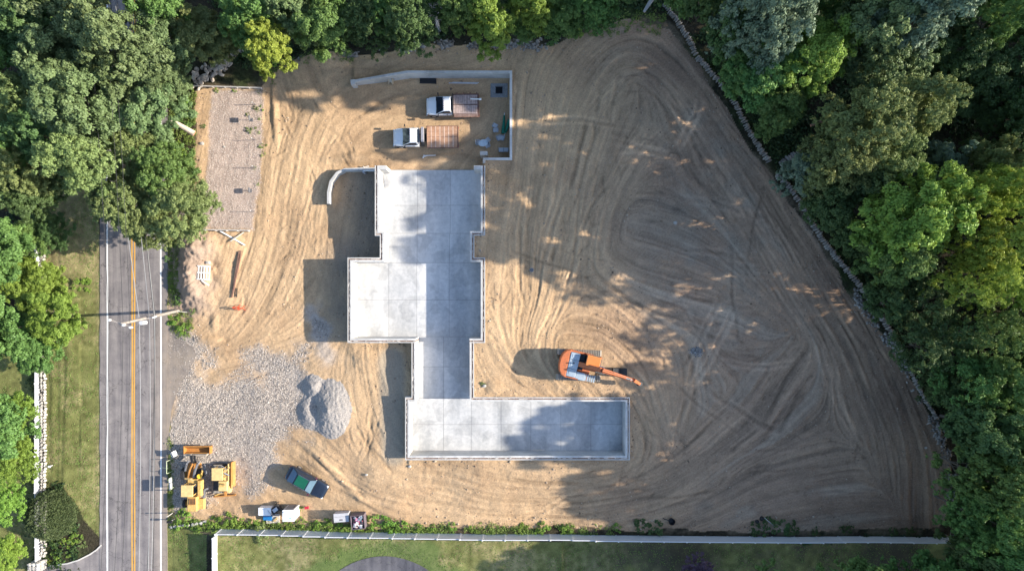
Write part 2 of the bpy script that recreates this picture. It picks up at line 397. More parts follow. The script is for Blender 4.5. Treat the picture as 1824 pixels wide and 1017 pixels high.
def lic(N, L, st=1.0):
    h, w = N.shape; acc = N.copy(); cnt = 1
    iy0, ix0 = np.mgrid[0:h, 0:w].astype(float)
    for sg in (1, -1):
        x = ix0.copy(); y = iy0.copy(); px = VX*sg; py = VY*sg
        for k in range(L):
            xi = np.clip((x+.5).astype(int), 0, w-1); yi = np.clip((y+.5).astype(int), 0, h-1)
            vx = VX[yi, xi]; vy = VY[yi, xi]; s_ = np.sign(vx*px+vy*py); s_[s_ == 0] = 1
            px = vx*s_; py = vy*s_; x += px*st; y += py*st
            acc += N[np.clip((y+.5).astype(int), 0, h-1), np.clip((x+.5).astype(int), 0, w-1)]; cnt += 1
    acc /= cnt; acc -= acc.mean(); return acc/acc.std()
L1 = lic(rng.standard_normal(CX.shape), 34)
L2 = lic(blur(rng.standard_normal(CX.shape), 3), 34, 1.6)
L3 = lic(blur(rng.standard_normal(CX.shape), 8), 40, 2.2)

def core(A, fill=0.0):
    o = np.full(X.shape, fill); o[NG:-NG, NG:-NG] = A; return o
dLs = np.where(inLot, dLot, 0)
# zones of the lot
GY = pp([(296,585),(345,600),(400,660),(470,650),(530,610),(560,560),(600,575),(540,650),(560,700),(560,760),(520,800),(475,830),(455,900),(420,890),(300,905)])
GS = pp([(376,162),(468,160),(466,300),(450,408),(352,409),(366,330),(374,240)])
sgY = np.where(inpoly(X, Y, GY), 1, -1)*dist_poly(X, Y, GY)
sgS = np.where(inpoly(X, Y, GS), 1, -1)*dist_poly(X, Y, GS)
gy = sm(-1.6, 1.6, sgY+fbm(X, Y, 3.5, 21, 5)*4.2-.5)
gs = sm(-.25, .25, sgS+fbm(X, Y, 1.2, 22, 3)*.3)
courty = inpoly(X, Y, pp([(634,147),(730,138),(910,138),(910,285),(861,285),(861,303),(684,303),(600,310),(580,230)]))
amp = np.where(inLot, 1.0, .25)*(1-.75*gs)*(1-.3*gy)*(1-rflat)*np.where(inF2, 0, 1)
near = sm(.1, .9, dw)
rough = fbm(X, Y, 1.1, 31, 4, .6)*.075+fbm(X, Y, 5, 41, 3)*.12*near+fbm(X, Y, .35, 51, 2)*.03
rough_right = (core(L1)*.019+core(L2)*.014+core(L3)*.012)*np.where(X > P(900,0)[0], 1.25, .75)
trk = core(D)*1.1
smoothz = np.where(courty, .45, 1)
Hh = Hh+amp*(rough*.75*smoothz+rough_right*smoothz+trk*sm(.2, .8, np.where(inF2, 0, dF)))
Hh = np.where(inF2, -.25, Hh)
Hh = np.where(~inLot & (rflat < .5), Hh+fbm(X, Y, 4, 61, 4)*.12*sm(0, 6, dLot), Hh)
Hh = Hh*(1-(rflat > .97))+(-.02)*(rflat > .97)
def gz(x, y):
    ix = np.searchsorted(xs, x)-1; iy = np.searchsorted(ys, y)-1
    ix = min(max(ix, 0), len(xs)-2); iy = min(max(iy, 0), len(ys)-2)
    fx = (x-xs[ix])/(xs[ix+1]-xs[ix]); fy = (y-ys[iy])/(ys[iy+1]-ys[iy])
    return float((Hh[iy,ix]*(1-fx)+Hh[iy,ix+1]*fx)*(1-fy)+(Hh[iy+1,ix]*(1-fx)+Hh[iy+1,ix+1]*fx)*fy)
def PG(px, py, dz=0):   # world point on the ground under a pixel of the photograph
    z = 1.0
    for _ in range(4): x, y = P(px, py, z); z = gz(x, y)
    return (x, y, z+dz)

# ---- albedo
def mix(a, b, t): t = t[..., None]; return a*(1-t)+b*t
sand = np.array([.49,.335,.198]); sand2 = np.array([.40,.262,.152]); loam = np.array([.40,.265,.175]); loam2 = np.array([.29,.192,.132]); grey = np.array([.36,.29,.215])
gravelc = np.array([.43,.365,.31]); gravels = np.array([.48,.375,.31]); leafmould = np.array([.045,.038,.025]); green = np.array([.165,.17,.06]); dry = np.array([.33,.27,.145])
n1 = fbm(X, Y, 6, 101, 5); n2 = fbm(X, Y, 1.5, 102, 4); n3 = fbm(X, Y, 12, 103, 3); n4 = fbm(X, Y, .5, 104, 3)
col = mix(sand, sand2, sm(-.6, .9, n1+n2*.6)) if False else mix(np.broadcast_to(sand, X.shape+(3,)), np.broadcast_to(sand2, X.shape+(3,)), sm(-.5, 1.1, n1+n2*.6))
pxX = X*PXM+912; pyY = 508.5-Y*PXM
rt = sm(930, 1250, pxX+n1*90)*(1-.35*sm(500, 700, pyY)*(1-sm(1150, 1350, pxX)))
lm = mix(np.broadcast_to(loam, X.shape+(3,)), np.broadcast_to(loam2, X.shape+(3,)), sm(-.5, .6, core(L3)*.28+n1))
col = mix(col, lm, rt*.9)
gp = sm(.25, .75, n3+n2*.35+.05)*sm(1050, 1200, pxX)*(1-sm(1450, 1600, pxX))
col = mix(col, np.broadcast_to(grey*.85, col.shape), gp*.55)
stk = sm(.7, 2.0, core(L3)+n2*.8)*sm(1000, 1200, pxX)
col = mix(col, np.broadcast_to(np.array([.44,.35,.255]), col.shape), stk*.35)
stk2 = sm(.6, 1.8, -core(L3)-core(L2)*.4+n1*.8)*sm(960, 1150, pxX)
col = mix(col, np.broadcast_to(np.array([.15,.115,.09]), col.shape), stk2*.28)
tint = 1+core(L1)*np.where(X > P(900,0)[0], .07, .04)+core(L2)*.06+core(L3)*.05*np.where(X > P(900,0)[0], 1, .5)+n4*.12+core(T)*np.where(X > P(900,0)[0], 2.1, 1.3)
col = col*np.clip(tint, .55, 1.5)[..., None]
# darker, greyer ground close to the house and in a strip beside its west walls
darkw = sm(5.2, 1.0, dF)*((X < P(690,0)[0]) & (pyY > 300) & (pyY < 606))*sm(-.5, .5, n1+.4)
col = mix(col, np.broadcast_to(np.array([.23,.20,.165]), col.shape), darkw*.75)
wstrip = dist_poly(X, Y, pp([(700,640),(706,800)]), False)
col = mix(col, np.broadcast_to(np.array([.27,.245,.20]), col.shape), sm(1.9, .9, wstrip)*.7)
gr2 = sm(1.6, 0, dist_poly(X, Y, pp([(560,560),(575,590),(590,640)]), False)+n2*1.2)
gcol = mix(np.broadcast_to(gravelc, X.shape+(3,)), np.broadcast_to(gravelc*.8, X.shape+(3,)), sm(-.3, .5, fbm(X, Y, .3, 111, 2)))
col = mix(col, gcol, np.clip(gy+gr2*.8, 0, 1)); 
scol = mix(np.broadcast_to(gravels, X.shape+(3,)), np.broadcast_to(gravels*.72, X.shape+(3,)), sm(-.4, .5, fbm(X*1.0, Y*.5, .35, 112, 3)))
col = mix(col, scol, gs)
# lot fringe: pinkish topsoil on the mound by the road
tm = sm(4.5, 1.5, dist_poly(X, Y, pp([(340,440),(335,520)]), False)+n2)
col = mix(col, np.broadcast_to(np.array([.31,.235,.19]), col.shape), tm*.8)
# outside the lot
forest = ~inLot
wood = mix(np.broadcast_to(leafmould, X.shape+(3,)), np.broadcast_to(np.array([.04,.06,.02]), X.shape+(3,)), sm(-.2, .5, n1+n2*.4))
wood = mix(wood, np.broadcast_to(np.array([.12,.10,.075]), X.shape+(3,)), sm(.35, .8, n2+n3*.5)*.6)
col = np.where(forest[..., None], wood, col)
fe = sm(.9, 0, dLot)*forest*sm(0, .4, n2+.2)
col = mix(col, np.broadcast_to(np.array([.20,.15,.10]), col.shape), fe*.8)
# lawns
LW1 = pp([(80,330),(150,330),(176,400),(179,560),(179,960),(150,925),(140,900),(110,860),(84,868),(82,600)])
LW2 = pp([(298,935),(372,950),(372,1400),(298,1400)]); LW3 = pp([(384,952),(1700,958),(1760,1010),(1760,1400),(384,1400)])
LW0 = pp([(-900,560),(62,560),(62,1400),(-900,1400)])
LW5 = pp([(298,560),(330,575),(345,590),(335,600),(300,588)])
inL1 = inpoly(X, Y, LW1); inL2 = inpoly(X, Y, LW2); inL3 = inpoly(X, Y, LW3); inL0 = inpoly(X, Y, LW0)
lawn = (inL1 | inL2 | inL3 | inL0)
dl = sm(-.25, .75, n2*.6+n1*.7+n4*.3+np.where(inL3, .12, -.06)+np.where(inL1, sm(560, 420, pyY)*.9, 0)+inL1*.35*sm(165, 178, pxX))
gl = mix(np.broadcast_to(green, X.shape+(3,)), np.broadcast_to(dry, X.shape+(3,)), dl*.75)
gl = gl*(1+.4*n4+.25*fbm(X, Y, .9, 141, 3)+.05*np.sin(X*2*math.pi/1.1))[..., None]
gd = inL3*sm(11.4, 10.2, np.hypot(X-P(690,1122)[0], Y-P(690,1122)[1])+n2*1.5+.0)
gl = mix(gl, np.broadcast_to(np.array([.105,.16,.05]), gl.shape), gd*.7)
lawn_shade = inL3*sm(960, 1150, pxX)
gl = mix(gl, np.broadcast_to(np.array([.055,.045,.035]), gl.shape), lawn_shade*.85*sm(-.7, .3, n1+n2*.5))  # tree shade over the right end of the bottom lawn, painted into the albedo
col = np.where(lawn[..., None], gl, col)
# roadside weeds strip
ws = forest & ~lawn & (pxX > 296) & (pxX < 345) & (pyY > 380)
col = np.where(ws[..., None], mix(np.broadcast_to(green*.9, col.shape), np.broadcast_to(dry, col.shape), sm(-.2, .6, n2)), col)
col = np.clip(col, .01, .85)

# ---- faces to objects
def ground_mat(name, bump, bs, dist, vs=6.0, grain=.25):
    m = bpy.data.materials.new(name); m.use_nodes = True; N = m.node_tree.nodes; L = m.node_tree.links
    b = N['Principled BSDF']; b.inputs['Roughness'].default_value = .95; b.inputs['Specular IOR Level'].default_value = .1
    at = N.new('ShaderNodeAttribute'); at.attribute_name = 'albedo'; tc = N.new('ShaderNodeTexCoord')
    no = N.new('ShaderNodeTexNoise'); no.inputs['Scale'].default_value = vs; no.inputs['Detail'].default_value = 7; no.inputs['Roughness'].default_value = .75
    L.new(tc.outputs['Object'], no.inputs['Vector']); mr = N.new('ShaderNodeMapRange'); mr.inputs[1].default_value = .3; mr.inputs[2].default_value = .7
    mr.inputs[3].default_value = 1-grain; mr.inputs[4].default_value = 1+grain
    L.new(no.outputs[0], mr.inputs[0]); vm = N.new('ShaderNodeVectorMath'); vm.operation = 'SCALE'
    L.new(at.outputs['Color'], vm.inputs[0]); L.new(mr.outputs[0], vm.inputs['Scale']); L.new(vm.outputs[0], b.inputs['Base Color'])
    n2 = N.new('ShaderNodeTexNoise'); n2.inputs['Scale'].default_value = bs; n2.inputs['Detail'].default_value = 6; n2.inputs['Roughness'].default_value = .7
    L.new(tc.outputs['Object'], n2.inputs['Vector']); bp = N.new('ShaderNodeBump'); bp.inputs['Strength'].default_value = bump; bp.inputs['Distance'].default_value = dist
    L.new(n2.outputs[0], bp.inputs['Height']); L.new(bp.outputs[0], b.inputs['Normal'])
    return m
ny, nx = X.shape
idx = np.arange(ny*nx).reshape(ny, nx)
quads = np.stack([idx[:-1,:-1], idx[:-1,1:], idx[1:,1:], idx[1:,:-1]], -1).reshape(-1, 4)
def fc(M): return M[:-1,:-1].reshape(-1)
reg = np.zeros(quads.shape[0], int)
reg[fc(forest)] = 1; reg[fc(lawn)] = 2; reg[fc((gy > .5) & inLot)] = 3; reg[fc((gs > .5) & inLot)] = 4
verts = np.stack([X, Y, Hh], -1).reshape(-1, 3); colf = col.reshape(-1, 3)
def sub(name, sel, m, label=None):
    q = quads[sel]; u, inv = np.unique(q, return_inverse=True); q = inv.reshape(-1, 4)
    me = bpy.data.meshes.new(name); me.vertices.add(len(u)); me.vertices.foreach_set('co', verts[u].astype(np.float32).ravel())
    me.loops.add(q.size); me.loops.foreach_set('vertex_index', q.astype(np.int32).ravel())
    me.polygons.add(len(q)); me.polygons.foreach_set('loop_start', np.arange(0, q.size, 4, dtype=np.int32))
    me.polygons.foreach_set('use_smooth', np.ones(len(q), bool)); me.update(calc_edges=True)
    at = me.attributes.new('albedo', 'FLOAT_COLOR', 'POINT'); at.data.foreach_set('color', np.concatenate([colf[u], np.ones((len(u), 1))], 1).astype(np.float32).ravel())
    me.materials.append(m); o = bpy.data.objects.new(name, me); COL.objects.link(o); tag(o, label, None, None, 'structure'); return o
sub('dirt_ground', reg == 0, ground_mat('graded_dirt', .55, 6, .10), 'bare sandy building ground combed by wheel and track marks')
sub('forest_floor', reg == 1, ground_mat('leaf_mould', .9, 4, .2, 3, .5), 'dark leaf littered woodland floor under the trees')
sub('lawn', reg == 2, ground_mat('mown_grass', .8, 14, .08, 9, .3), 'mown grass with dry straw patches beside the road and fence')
sub('gravel_yard', reg == 3, ground_mat('yard_gravel', .9, 7, .12, 9, .3), 'grey crushed stone yard by the road')
sub('gravel_pad', reg == 4, ground_mat('pad_gravel', .8, 9, .08, 9, .3), 'pale gravel pad above the mound by the road')
# ------------------------------------------------------------------ road, driveways, markings
def road_mat(name, c, crack=1.0, mud=1.0):
    m = bpy.data.materials.new(name); m.use_nodes = True; N = m.node_tree.nodes; L = m.node_tree.links
    b = N['Principled BSDF']; b.inputs['Roughness'].default_value = .85; b.inputs['Specular IOR Level'].default_value = .3
    tc = N.new('ShaderNodeTexCoord'); mp = N.new('ShaderNodeMapping'); mp.inputs['Scale'].default_value = (1.2, .06, 1)
    L.new(tc.outputs['Object'], mp.inputs[0])
    n1 = N.new('ShaderNodeTexNoise'); n1.inputs['Scale'].default_value = 1.6; n1.inputs['Detail'].default_value = 5; L.new(mp.outputs[0], n1.inputs[0])
    n2 = N.new('ShaderNodeTexNoise'); n2.inputs['Scale'].default_value = .55; n2.inputs['Detail'].default_value = 8; n2.inputs['Roughness'].default_value = .7; L.new(tc.outputs['Object'], n2.inputs[0])
    n3 = N.new('ShaderNodeTexNoise'); n3.inputs['Scale'].default_value = 14; n3.inputs['Detail'].default_value = 3; L.new(tc.outputs['Object'], n3.inputs[0])
    ad = N.new('ShaderNodeMath'); ad.operation = 'ADD'; L.new(n1.outputs[0], ad.inputs[0]); L.new(n2.outputs[0], ad.inputs[1])
    ad2 = N.new('ShaderNodeMath'); ad2.operation = 'MULTIPLY_ADD'; L.new(n3.outputs[0], ad2.inputs[0]); ad2.inputs[1].default_value = .35; L.new(ad.outputs[0], ad2.inputs[2])
    cr = N.new('ShaderNodeValToRGB'); cr.color_ramp.elements[0].position = .95/2; cr.color_ramp.elements[1].position = 1.45/2
    hf = N.new('ShaderNodeMath'); hf.operation = 'MULTIPLY'; hf.inputs[1].default_value = .5; L.new(ad2.outputs[0], hf.inputs[0]); L.new(hf.outputs[0], cr.inputs[0])
    cr.color_ramp.elements[0].color = (c[0]*.62, c[1]*.62, c[2]*.66, 1); cr.color_ramp.elements[1].color = (c[0]*1.3, c[1]*1.28, c[2]*1.25, 1)
    vo = N.new('ShaderNodeTexVoronoi'); vo.feature = 'DISTANCE_TO_EDGE'; vo.inputs['Scale'].default_value = .22
    nd = N.new('ShaderNodeTexNoise'); nd.inputs['Scale'].default_value = 1.2; nd.inputs['Detail'].default_value = 6; L.new(tc.outputs['Object'], nd.inputs[0])
    mx = N.new('ShaderNodeMixRGB'); mx.inputs[0].default_value = .45; L.new(tc.outputs['Object'], mx.inputs[1]); L.new(nd.outputs['Color'], mx.inputs[2])
    va = N.new('ShaderNodeVectorMath'); va.operation = 'MULTIPLY_ADD'; va.inputs[1].default_value = (3, 3, 3); L.new(nd.outputs['Color'], va.inputs[0]); L.new(tc.outputs['Object'], va.inputs[2]); L.new(va.outputs[0], vo.inputs['Vector'])
    lt = N.new('ShaderNodeMapRange'); lt.inputs[1].default_value = .002; lt.inputs[2].default_value = .012; lt.inputs[3].default_value = 1-.5*crack; lt.inputs[4].default_value = 1; L.new(vo.outputs['Distance'], lt.inputs[0])
    vm = N.new('ShaderNodeVectorMath'); vm.operation = 'SCALE'; L.new(cr.outputs[0], vm.inputs[0]); L.new(lt.outputs[0], vm.inputs['Scale'])
    sx = N.new('ShaderNodeSeparateXYZ'); L.new(tc.outputs['Object'], sx.inputs[0])
    ex = N.new('ShaderNodeMapRange'); ex.inputs[1].default_value = P(262,0)[0]; ex.inputs[2].default_value = P(300,0)[0]; L.new(sx.outputs[0], ex.inputs[0])
    ey = N.new('ShaderNodeMapRange'); ey.inputs[1].default_value = 2.0; ey.inputs[2].default_value = -5.0; L.new(sx.outputs[1], ey.inputs[0])
    em = N.new('ShaderNodeMath'); em.operation = 'MULTIPLY'; L.new(ex.outputs[0], em.inputs[0]); L.new(ey.outputs[0], em.inputs[1])
    e2 = N.new('ShaderNodeMath'); e2.operation = 'MULTIPLY'; L.new(em.outputs[0], e2.inputs[0]); L.new(n2.outputs[0], e2.inputs[1])
    e3 = N.new('ShaderNodeMath'); e3.operation = 'MULTIPLY'; e3.inputs[1].default_value = mud; L.new(e2.outputs[0], e3.inputs[0]); dm = N.new('ShaderNodeMixRGB'); L.new(e3.outputs[0], dm.inputs[0]); L.new(vm.outputs[0], dm.inputs[1]); dm.inputs[2].default_value = (.36, .28, .20, 1); L.new(dm.outputs[0], b.inputs['Base Color'])
    bp = N.new('ShaderNodeBump'); bp.inputs['Strength'].default_value = .4; bp.inputs['Distance'].default_value = .02; L.new(n3.outputs[0], bp.inputs['Height']); L.new(bp.outputs[0], b.inputs['Normal'])
    return m
asphalt = road_mat('worn_asphalt', (.22,.20,.195))
asphalt2 = road_mat('driveway_asphalt', (.12,.115,.125), .6, 0.0)
x0, x1 = ROADW; me = MB(); rs = random.Random(4)
pts = []; yy = np.arange(-400, 400.1, 1.0)
er = [x1+rs.uniform(-.05, .07) for _ in yy]; el = [x0+rs.uniform(-.05, .05) for _ in yy]
vs = []; fs = []
for i, y in enumerate(yy): vs += [(el[i], y, .03), (er[i], y, .03), (el[i], y, -.1), (er[i], y, -.1)]
for i in range(len(yy)-1):
    a = i*4; fs += [(a, a+1, a+5, a+4), (a+1, a+3, a+7, a+5), (a+2, a, a+4, a+6)]
tag(MB().add(vs, fs).obj('road', asphalt), 'worn grey two lane asphalt road', kind='structure')
def line_mat(name, c):
    return mat(name, c, .7, .12, 1.5, bump=.2, bscale=30)
wl_m = line_mat('white_road_paint', (.78,.77,.75)); yl_m = line_mat('yellow_road_paint', (.62,.33,.06))
def stripe(name, px, w, m, z, y0=-400, y1=400, lab=None):
    cx = P(px, 0)[0]; v = []; f = []; r = random.Random(int(px)); n = 400; Ys = np.linspace(y0, y1, n)
    for i, y in enumerate(Ys): j = .02*math.sin(y*.21+px); v += [(cx-w/2+j+r.uniform(-.008,.008), y, z), (cx+w/2+j+r.uniform(-.008,.008), y, z)]
    for i in range(n-1): f.append((2*i, 2*i+1, 2*i+3, 2*i+2))
    tag(MB().add(v, f).obj(name, m), lab, kind='structure')
stripe('edge_line', 191.5, .17, wl_m, .036, lab='white edge line on the lawn side of the road')
stripe('edge_line', 287, .17, wl_m, .036, lab='white edge line on the site side of the road')
stripe('centre_line', 235.6, .15, yl_m, .036, lab='left stripe of the double yellow centre line')
stripe('centre_line', 239.9, .15, yl_m, .036, lab='right stripe of the double yellow centre line')
def blob(name, pxs, m, lab, z=.05, follow=True):
    w = [P(a, b, 0) for a, b in pxs]
    bm = bmesh.new(); vv = [bm.verts.new((x, y, 0)) for x, y in w]; fa = bm.faces.new(vv)
    bmesh.ops.triangulate(bm, faces=[fa])
    for _ in range(4): bmesh.ops.subdivide_edges(bm, edges=[e for e in bm.edges if e.calc_length() > .6], cuts=1, use_grid_fill=False)
    bmesh.ops.triangulate(bm, faces=bm.faces)
    for v in bm.verts: v.co.z = (max(gz(v.co.x, v.co.y), -.02) if follow else 0)+z
    mm = bpy.data.meshes.new(name); bm.to_mesh(mm); bm.free(); mm.materials.append(m)
    for p in mm.polygons: p.use_smooth = True
    o = bpy.data.objects.new(name, mm); COL.objects.link(o); return tag(o, lab, kind='structure')
circ = [(690+142*math.cos(t), 1125+142*math.sin(t)) for t in np.linspace(0, 2*math.pi, 72, endpoint=False)]
blob('driveway', circ, asphalt2, 'round asphalt turning area cut by the bottom edge', .045)
edge = [(180,972),(172,980),(160,988),(140,998),(120,1004),(88,1008),(70,1012),(66,1100),(180,1100)]
blob('driveway', edge, asphalt, 'asphalt driveway mouth curving off the road', .022)
kb = MB(); ke = [(181,970),(172,979),(160,987),(140,997),(120,1003),(88,1007)]
for a, b in zip(ke[:-1], ke[1:]): pa = PG(*a); pb = PG(*b); kb.beam((pa[0], pa[1], pa[2]+.03), (pb[0], pb[1], pb[2]+.03), .14, .14)
tag(kb.obj('kerb', mat('kerb_stone', (.55,.52,.48))), 'pale kerb along the driveway mouth', kind='structure')
blob('road_shoulder', [(296,560),(302,572),(310,590),(322,604),(345,618),(352,632),(338,660),(318,690),(306,730),(300,780),(298,905),(296,905)], asphalt, 'dusty asphalt apron at the site entrance', .035)

# ------------------------------------------------------------------ concrete
def concrete(name, c, c2, rnd=.03, stain=.6):
    m = bpy.data.materials.new(name); m.use_nodes = True; N = m.node_tree.nodes; L = m.node_tree.links
    b = N['Principled BSDF']; b.inputs['Roughness'].default_value = .62; b.inputs['Specular IOR Level'].default_value = .35
    ge = N.new('ShaderNodeNewGeometry')
    n1 = N.new('ShaderNodeTexNoise'); n1.inputs['Scale'].default_value = .28; n1.inputs['Detail'].default_value = 9; n1.inputs['Roughness'].default_value = .62
    n2 = N.new('ShaderNodeTexNoise'); n2.inputs['Scale'].default_value = 2.4; n2.inputs['Detail'].default_value = 8; n2.inputs['Roughness'].default_value = .7
    mp = N.new('ShaderNodeMapping'); mp.inputs['Scale'].default_value = (.9, .25, 1); L.new(ge.outputs['Position'], mp.inputs[0])
    L.new(mp.outputs[0], n1.inputs[0]); L.new(ge.outputs['Position'], n2.inputs[0])
    ad = N.new('ShaderNodeMath'); ad.operation = 'MULTIPLY_ADD'; L.new(n2.outputs[0], ad.inputs[0]); ad.inputs[1].default_value = .45; L.new(n1.outputs[0], ad.inputs[2])
    cr = N.new('ShaderNodeValToRGB'); cr.color_ramp.elements[0].position = .58; cr.color_ramp.elements[1].position = .86
    cr.color_ramp.elements[0].color = (*c, 1); cr.color_ramp.elements[1].color = (*c2, 1); L.new(ad.outputs[0], cr.inputs[0])
    oi = N.new('ShaderNodeObjectInfo'); mr = N.new('ShaderNodeMapRange'); mr.inputs[3].default_value = 1-rnd; mr.inputs[4].default_value = 1+rnd; L.new(oi.outputs['Random'], mr.inputs[0])
    n5 = N.new('ShaderNodeTexNoise'); n5.inputs['Scale'].default_value = .42; n5.inputs['Detail'].default_value = 7; n5.inputs['Distortion'].default_value = .6; L.new(ge.outputs['Position'], n5.inputs[0])
    st = N.new('ShaderNodeMapRange'); st.inputs[1].default_value = .52; st.inputs[2].default_value = .57; st.inputs[3].default_value = 1.0; st.inputs[4].default_value = .86; L.new(n5.outputs[0], st.inputs[0])
    n6 = N.new('ShaderNodeTexNoise'); n6.inputs['Scale'].default_value = 1.1; n6.inputs['Detail'].default_value = 9; n6.inputs['Roughness'].default_value = .75; L.new(ge.outputs['Position'], n6.inputs[0])
    s6 = N.new('ShaderNodeMapRange'); s6.inputs[1].default_value = .60; s6.inputs[2].default_value = .72; s6.inputs[3].default_value = 0; s6.inputs[4].default_value = .4; L.new(n6.outputs[0], s6.inputs[0])
    mu = N.new('ShaderNodeMixRGB'); L.new(s6.outputs[0], mu.inputs[0]); L.new(cr.outputs[0], mu.inputs[1]); mu.inputs[2].default_value = (.42, .34, .25, 1)
    m7 = N.new('ShaderNodeVectorMath'); m7.operation = 'SCALE'; L.new(mu.outputs[0], m7.inputs[0]); L.new(st.outputs[0], m7.inputs['Scale'])
    vm = N.new('ShaderNodeVectorMath'); vm.operation = 'SCALE'; L.new(m7.outputs[0], vm.inputs[0]); L.new(mr.outputs[0], vm.inputs['Scale']); L.new(vm.outputs[0], b.inputs['Base Color'])
    rr = N.new('ShaderNodeMapRange'); rr.inputs[3].default_value = .45; rr.inputs[4].default_value = .8; L.new(n1.outputs[0], rr.inputs[0]); L.new(rr.outputs[0], b.inputs['Roughness'])
    bp = N.new('ShaderNodeBump'); bp.inputs['Strength'].default_value = .25; bp.inputs['Distance'].default_value = .02; L.new(n2.outputs[0], bp.inputs['Height']); L.new(bp.outputs[0], b.inputs['Normal'])
    return m
slab_m = concrete('power_trowelled_concrete', (.37,.375,.38), (.63,.615,.595), .05)
wall_m = concrete('cast_wall_concrete', (.44,.425,.40), (.62,.60,.57), .03)
ledge_m = mat('muddy_ledge', (.13,.08,.06), .9, .5, 3.5, c2=(.36,.26,.21), bump=.8, bscale=14)
joint_m = mat('dark_joint_base', (.16,.15,.145), .9)  # dark base that shows in the gaps between slab panels
house = thing('house_foundation', 'long stepped concrete house foundation with pale slab floor and open top', 'foundation', (0, 0, 0))
def px_rect(x0, x1, y0, y1):
    a = P(x0, y0); b = P(x1, y1); return a[0], b[0], b[1], a[1]
panels = []
def grid(xl, yl):
    for i in range(len(xl)-1):
        for j in range(len(yl)-1): panels.append((xl[i], xl[i+1], yl[j], yl[j+1]))
grid([684,744,802,858.5], [303,366]); grid([684,744,802,858.5], [366,416])
grid([692.6,743,801,840], [416,468])
grid([637,692.6,742.5,800,858.5], [468,534]); grid([637,692.6,742.5,800,858.5], [534,599.5])
grid([746,790,839], [599.5,653]); grid([746,790,839], [653,708.5])
grid([735,790,839.5,892.5,945.5,999,1052.5,1108], [708.5,755.6]); grid([735,790,839.5,892.5,945.5,999,1052.5,1108], [755.6,802])
for k, (a, b, c, d) in enumerate(panels):
    x0_, x1_, y0_, y1_ = px_rect(a, b, c, d); g = .014
    MB().bx(x0_+g, x1_-g, y0_+g, y1_-g, -.12, .03).obj('slab_panel', slab_m, house)
jb = MB(); inner = [(x, y) for x, y in FNDw]
jb.prism(inner, -.2, .012); jb.obj('slab_base', joint_m, house)

def offset(path, d):
    n = len(path); out = []
    for i in range(n):
        p = Vector(path[i]); nn = []
        if i > 0: t = (p-Vector(path[i-1])).normalized(); nn.append(Vector((t.y, -t.x)))
        if i < n-1: t = (Vector(path[i+1])-p).normalized(); nn.append(Vector((t.y, -t.x)))
        if len(nn) == 2:
            b = (nn[0]+nn[1]); b = b/(b.length**2)*2; out.append(tuple(p+b*d))
        else: out.append(tuple(p+nn[0]*d))
    return out
def strip(path, d0, d1, z0, z1, name, m, par, bevel=0, lab=None):
    A_ = offset(path, d0); B_ = offset(path, d1)
    zz0 = z0 if isinstance(z0, list) else [z0]*len(path); zz1 = z1 if isinstance(z1, list) else [z1]*len(path)
    rings = [[(*A_[i], zz0[i]), (*B_[i], zz0[i]), (*B_[i], zz1[i]), (*A_[i], zz1[i])] for i in range(len(path))]
    o = MB().loft(rings).obj(name, m, par, bevel)
    if lab: o['label'] = lab
    return o
gap_ = .46
W = FNDw
def px_(p): return P(*p)
up_left = [P(684,303), P(684,416), P(692.6,416), P(692.6,468), P(637,468), P(637,599.5), P(746,599.5)]
up_right = [P(839,599.5), P(858.5,599.5), P(858.5,468), P(840,468), P(840,415.5), P(858.5,415.5), P(858.5,303)]
q = gap_*PXM
low = [P(746,599.5+q), P(746,708.5), P(735,708.5), P(735,802), P(1108,802), P(1108,708.5), P(839,708.5), P(839,599.5+q)]
for path, h in ((up_left, 2.8), (up_right, 2.8), (low, 2.4)):
    strip(path, 0, .2, -.3, h, 'foundation_wall', wall_m, house)
    strip(path, .205, .36, -.3, h-.07, 'brick_ledge', ledge_m, house)
    strip(path, .365, gap_, -.3, h-.01, 'outer_form_wall', wall_m, house)
# anchor bolts, debris and scraps on the ledges
r = random.Random(11)
scrap_m = mat('scrap_timber', (.62,.55,.47), .8, .2)
for path, h in ((up_left, 2.8), (up_right, 2.8), (low, 2.4)):
    bb = MB(); sb = MB(); O_ = offset(path, .1); Q_ = offset(path, .285)
    for a, b in zip(O_[:-1], O_[1:]):
        a = Vector(a); b = Vector(b); L_ = (b-a).length; k = max(1, int(L_/1.4))
        for i in range(k):
            p = a+(b-a)*(i+.5)/k; bb.cyl((p.x, p.y, h), (p.x, p.y, h+.12), .02, 6)
    for a, b in zip(Q_[:-1], Q_[1:]):
        a = Vector(a); b = Vector(b); L_ = (b-a).length
        for i in range(int(L_*2.6)):
            p = a+(b-a)*r.random(); w = r.uniform(.04, .5) if r.random() < .5 else r.uniform(.03, .1)
            sb.box(p.x+r.uniform(-.05,.05), p.y+r.uniform(-.05,.05), h-.05, w, r.uniform(.03,.07), r.uniform(.03,.07), rz=math.atan2(b.y-a.y, b.x-a.x)+r.gauss(0, .12))
    tag(bb.obj('anchor_bolts', mat('dull_steel', (.3,.28,.27), .5, metal=.8), house), kind='stuff')
    tag(sb.obj('ledge_scraps', scrap_m, house), kind='stuff')
# piers at the garage mouth
xa, ya = P(684,303); MB().bx(xa+.003, xa+.75, ya-.42, ya+.003, .03, 2.803).obj('garage_pier', wall_m, house)
xa, ya = P(858.5,303); MB().bx(xa-.75, xa-.003, ya-.42, ya+.003, .03, 2.803).obj('garage_pier', wall_m, house)
strip([P(1112,713), P(1112,800)], -.02, .02, 2.42, 2.45, 'sill_strip', scrap_m, house)

